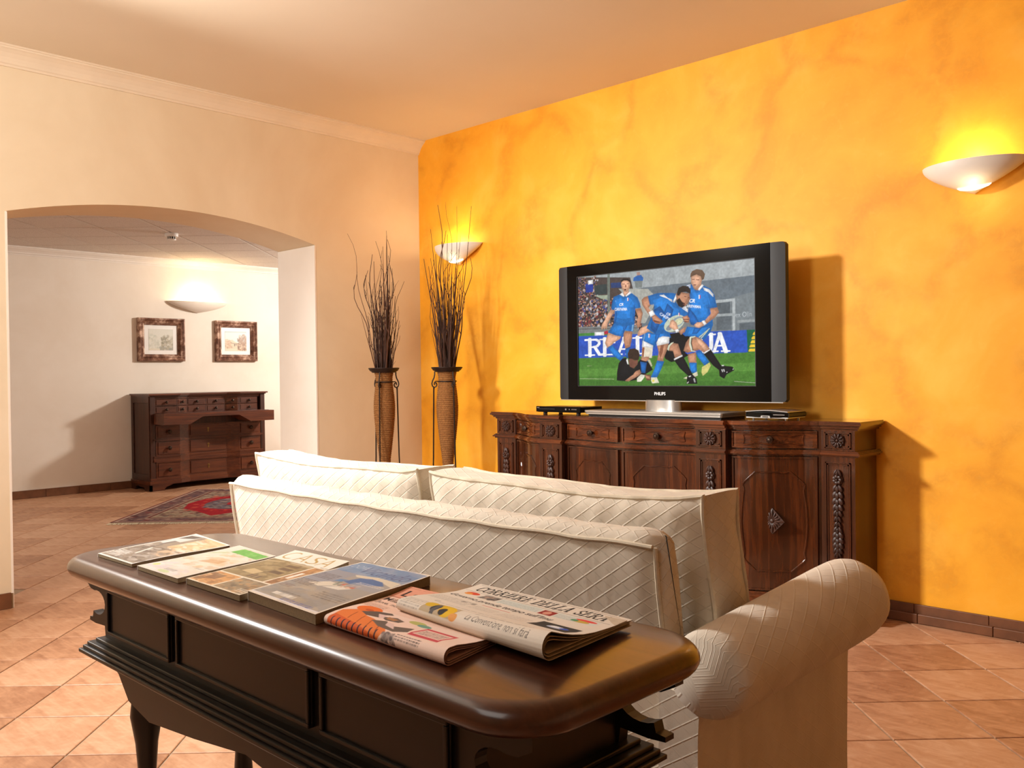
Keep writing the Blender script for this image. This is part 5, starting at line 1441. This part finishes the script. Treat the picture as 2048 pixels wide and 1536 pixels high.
c.poly([(4.2, 10.6), (7.5, 13.6), (10, 13.4), (11, 12.4), (8, 10.2)], (222, 214, 198)); c.poly([(9, 10.4), (13.4, 10.8), (15, 12.6), (12, 12.8)], (226, 222, 212)); c.blotch(9.4, 12.4, 15.4, 14.4, [(200, 70, 60), (190, 110, 80), (70, 110, 100), (220, 200, 180)], 40, .15, .55, .9); c.blotch(2, 1.4, 19, 10, [(176, 160, 136), (150, 142, 130), (140, 140, 140), (186, 174, 154)], 60, 1, 3, .5, .4); c.rect(12, 13.4, 20.4, 16, (150, 160, 176), .6)
c.text('DOVE', 1.2, 23.6, 2.0, (176, 196, 216), 5.2, 0, 0, -.004); c.text('Vicando', 6.0, 21.6, 4.0, (44, 74, 130), 13.6, 0, .18, -.012); c.lines(1, 14, 6.5, 17.6, 5, (60, 54, 66), .8); c.lines(1, 9, 6.5, 12.4, 5, (60, 54, 66), .8); c.lines(1, 6.2, 4.5, 8, 3, (110, 60, 56), .7); c.lines(12.6, 15.6, 19.6, 17, 3, (224, 226, 228), .8); c.lines(12, 5.6, 19.6, 9, 4, (80, 74, 70), .6)
c.lines(4.6, 2.3, 11, 3.6, 1, (240, 236, 226), 1.0, .9); c.lines(5.2, 4.0, 11, 4.6, 1, (96, 84, 72), .8); c.rect(.5, .6, 20.5, 1.1, (226, 224, 226)); c.lines(9, 1.0, 18, 2.2, 2, (60, 84, 170), .8)
magazine('thick blue travel magazine with Mediterranean cover beside the pink newspaper', [(3.310, -3.203), (3.538, -3.213), (3.467, -2.908), (3.260, -2.914)], .017, c, lambda u, v: .003 * max(0, v - .8) * 2 * u + .001 * math.sin(5 * v))

# ================================================================ FOLDED NEWSPAPERS
def newspaper(label, A, B, TL, TR, canvas, edge, r0, r1, z, tilt=0.0):
    """A-B is the folded edge, TL-TR the far edge; the sheet wraps round the fold"""
    A, B, TL, TR = [np.array(p, float) for p in (A, B, TL, TR)]; ctr = (A + B + TL + TR) / 4
    t = thing('folded_newspaper', label, 'newspaper', (ctr[0], ctr[1], z), 0, 'folded newspapers on the console table')
    A, B, TL, TR = A - ctr, B - ctr, TL - ctr, TR - ctr
    def sect(u, k=1.0, ins=0.0):
        r = (r0 + (r1 - r0) * u ** 1.6) * k; L = 1.0; D = np.linalg.norm((1 - u) * (TL - A) + u * (TR - B))
        base = .0008 + (1 - k) * (r0 + (r1 - r0) * u ** 1.6)
        cz = base + r; pts = [(D - .004 - ins, base), (D * .5, base), (r * 1.6 + ins, base)]
        for a in np.linspace(-PI / 2, PI / 2, 11): pts.append((r * 1.15 + ins * .0 + (1 - k) * .012 - r * 1.15 * math.cos(a), cz + r * math.sin(a)))
        hf = .0075 * (1 + .3 * (1 - u)) * (.5 + .5 * k)
        top = cz + r
        for f in (.12, .2, .3, .42, .55, .7, .85, 1.0):
            s = 1 - (f - .08) / .92; h = hf + (top - hf) * (s ** 2.2) + .0018 * math.sin(7 * f + 2 * u)
            pts.append((f * (D - ins), h))
        return pts
    def P(u, d, h):
        o = (1 - u) * A + u * B; e = (1 - u) * (TL - A) + u * (TR - B); e = e / np.linalg.norm(e)
        p = o + e * d; return np.array([p[0], p[1], h + tilt * d])
    NU = 24
    for k, ins, nm in ((1.0, 0, 'outer_sheet'), (.72, .006, 'inner_sheet'), (.46, .012, 'inner_sheet')):
        G = [[P(max(.0, min(1, i / NU * (1 - ins * .4) + ins * .2)), d, h) for d, h in sect(i / NU, k, ins)] for i in range(NU + 1)]
        m = MB(); m.slab(G, (0, 0, .0006)); m.build(nm, M[edge], t, smooth=True, angle=60)
    # printed face: from low on the fold round to the far edge
    def f(U, V):
        X = np.zeros(U.shape); Y = X.copy(); Z = X.copy()
        for i in range(U.shape[1]):
            u = U[0, i]; s = np.array(sect(u)[5:]); 
            dd = np.concatenate([[0], np.cumsum(np.hypot(*np.diff(s, axis=0).T))]); dd /= dd[-1]
            d = np.interp(V[:, i], dd, s[:, 0]); h = np.interp(V[:, i], dd, s[:, 1])
            o = (1 - u) * A + u * B; e = (1 - u) * (TL - A) + u * (TR - B); e = e / np.linalg.norm(e)
            fold = np.clip(1 - d / .02, 0, 1)
            X[:, i] = o[0] + e[0] * (d - .0008 * fold); Y[:, i] = o[1] + e[1] * (d - .0008 * fold); Z[:, i] = h + .0012 + tilt * d
        return X, Y, Z
    canvas.grain(.025)
    print_mesh('front_page', canvas, f, M['newsprint'], t)
    for k in range(5):   # loose page edges at the far and right side
        h = .001 + k * .0013
        MB().add([P(.02, .05, h), P(.995 - .004 * (k % 2), .05, h), P(.995 - .005 * k, np.linalg.norm(TR - B) + .002 * (k % 3) - .003, h), P(.02, np.linalg.norm(TL - A) - .004 + .002 * (k % 2), h)], [(0, 1, 2, 3)]).build('inner_page', M[edge], t)
    return t
# pink sports paper
c = Canvas(31, 26, 260, 210, (236, 200, 180))
c.rect(0, 19.0, 31, 26, (224, 158, 132)); c.lines(0.6, 25.0, 30, 25.4, 1, (150, 90, 70), .5); c.text('La Gazzetta', 1.8, 20.4, 3.4, (50, 38, 34), 24, 0, 0, .008); c.rect(0, 19.2, 31, 19.35, (130, 70, 56))
c.text('Milan su Conte', .8, 16.4, 1.9, (46, 34, 32), 14.5, 0, 0, .018); c.text('Juve, nuovo obiettivo Evra', .8, 13.9, 1.7, (52, 38, 34), 18, 0, 0, .012); c.lines(.8, 18.2, 12, 18.8, 1, (120, 70, 60), .6); c.lines(.6, 11.2, 6, 13.4, 4, (150, 96, 84), .7); c.lines(20, 13, 30, 18, 7, (120, 84, 76), .5)
c.rect(0, 0, 31, 10.8, (240, 212, 196)); c.ell(4.2, 9.4, 3.0, 2.0, (232, 116, 46)); c.ell(4.6, 9.0, 1.0, .6, (200, 90, 40)); c.poly([(.6, 5.6), (2.6, 7.8), (5, 7.2), (7, 6.0), (9.4, 5.6), (12, 4.6), (15, 3.4), (16.2, 2.2), (15, .6), (10, 1.0), (4, 2.2), (1.0, 3.2)], (232, 128, 62)); c.poly([(1.0, 3.4), (15, .8), (14.6, 0), (1, .6)], (214, 96, 44))
for k in range(9): c.rect(2 + k * 1.5, .3, 2.35 + k * 1.5, 2.3, (50, 44, 56))
for k in range(4): c.stroke([(4 + k * 3, 6.4 - k * .8), (5 + k * 3, 3.0 - k * .4)], .18, (150, 70, 36))
c.poly([(4, 7.4), (6.4, 9.6), (9.2, 10.6), (10.4, 9.8), (8.2, 8.4), (9.8, 6.8), (6.6, 6.2)], (104, 88, 80)); c.poly([(9.4, 7.6), (12, 9.2), (14.6, 8.4), (14.4, 7.0), (11.6, 6.4)], (110, 94, 84)); c.poly([(7.6, 8.6), (9.4, 9.0), (10.4, 7.0), (9.6, 6.6)], (226, 196, 188)); c.poly([(10.4, 8.6), (13.2, 8.4), (13, 7.2), (11, 7.2)], (176, 128, 90)); c.poly([(9.6, 4.8), (12.4, 6.2), (14.8, 4.2), (17.6, 5.6), (19.2, 6.4), (20, 4.0), (17.4, 2.8), (13, 3.2)], (112, 98, 88)); c.poly([(12.8, 6.0), (14.6, 5.8), (16.8, 3.6), (14.0, 4.2)], (226, 198, 190))
c.ell(16.8, 9.6, 2.0, 1.0, (190, 186, 110)); c.ell(19, 9.0, 1.6, .8, (120, 160, 140)); c.rect(20.4, 3.4, 27.6, 8.6, (206, 84, 92)); c.rect(20.9, 4.2, 27.1, 7.8, (238, 206, 192)); c.lines(21.2, 4.5, 26.8, 7.4, 7, (90, 60, 66), .8); c.lines(19, 1.4, 25, 2.8, 3, (60, 44, 46), .9); c.blotch(16, .2, 19.4, 2.4, [(120, 104, 100), (170, 150, 140), (80, 70, 74)], 40, .2, .6, .8)
newspaper('pink sports newspaper folded in half beneath the white one', (3.548, -3.203), (3.852, -3.216), (3.486, -2.972), (3.800, -2.965), c, 'pink_edge', .0075, .012, TZ)
# white daily
c = Canvas(36, 25, 320, 230, (228, 218, 204))
c.rect(0, 0, 36, 25, (226, 216, 202)); [c.serif('CORRIERE DELLA SERA', 2.0 + dx, 20.7, 2.9, 31.0, (30, 26, 24), .14) for dx in (0, .07)]
c.rect(1.0, 24.2, 34, 24.35, (150, 140, 130)); c.rect(.6, 19.9, 35, 20.0, (120, 112, 104)); c.ell(3.8, 18.7, 1.7, .8, (216, 84, 56)); c.ell(3.0, 18.2, 1.0, .6, (226, 150, 70)); c.poly([(6, 17.2), (7, 19.4), (10.8, 19.6), (10.4, 17.4)], (120, 112, 106)); c.blotch(6.4, 17.4, 10.4, 19.4, [(84, 78, 74), (150, 142, 136), (190, 160, 140)], 24, .2, .6, .8)
c.rect(11, 17.2, 21, 19.6, (206, 214, 208), .8); c.lines(11.2, 17.3, 20.8, 19.4, 6, (150, 160, 158), .6); c.rect(21.4, 17.0, 24.4, 19.4, (150, 50, 46)); c.ell(22.8, 18.2, .8, .9, (214, 150, 130)); c.rect(24.6, 17.2, 33.6, 19.6, (210, 216, 210), .7); c.lines(24.8, 17.3, 30, 19.3, 6, (150, 158, 156), .6); c.ell(31, 18.9, 2.2, .5, (226, 84, 76)); c.ell(30.4, 18.0, 1.8, .6, (200, 170, 80)); c.ell(29, 18.1, .8, .5, (90, 150, 110))
c.text("Governo prende tempo sull'Imu", 1.0, 14.3, 2.0, (40, 34, 32), 25.5, 0, .22, .022); c.rect(11.4, 13.2, 18.4, 13.42, (206, 70, 60)); c.lines(.8, 9.0, 10.6, 13.2, 12, (150, 142, 132), .6); c.lines(11.4, 9.0, 17.4, 12.4, 10, (150, 142, 132), .5); c.blotch(7.6, 11.8, 10.6, 13.0, [(170, 160, 150), (140, 132, 124)], 14, .2, .5, .7); c.lines(18.4, 9.0, 25, 12.6, 10, (160, 150, 140), .5)
c.rect(26.0, 9.4, 34.4, 13.8, (62, 60, 58)); c.ell(30.4, 11.8, 1.9, .9, (190, 200, 222)); c.ell(32.0, 11.9, .8, .7, (64, 96, 190)); c.ell(29.8, 12.2, .9, .5, (236, 238, 240))
c.lines(6.6, 6.4, 24, 7.0, 1, (150, 140, 130), .6); c.rect(5.0, 6.9, 6.2, 7.7, (150, 140, 130)); c.rect(5.15, 7.05, 6.05, 7.55, (228, 218, 204))
c.rect(6.4, 1.6, 15, 5.2, (190, 170, 140)); c.ell(7.6, 4.2, 1.5, 1.2, (216, 178, 50)); c.ell(11.2, 4.4, 2.6, 1.1, (220, 180, 48)); c.ell(12.8, 3.2, 2.0, 1.6, (230, 186, 46)); c.ell(9.6, 3.4, 1.0, 1.4, (70, 66, 64)); c.ell(12.0, 2.8, .9, 1.0, (60, 56, 54)); c.rect(9.2, 1.6, 10.2, 5.0, (96, 92, 92)); c.ell(15.2, 2.2, 1.0, .8, (226, 160, 90))
c.lines(.6, 1.4, 6, 5.2, 6, (140, 130, 122), .6); c.text('La Convenzione non si farà', 18, 2.4, 1.5, (66, 58, 54), 14.6, 0, 0, -.004); c.lines(18.4, 4.7, 32, 5.2, 1, (130, 122, 114), .7)
newspaper('white folded newspaper with bold black masthead lying on the pink one', (3.602, -3.098), (3.962, -3.138), (3.588, -2.892), (3.930, -2.893), c, 'news_edge', .0095, .019, TZ + .0105, -.02)
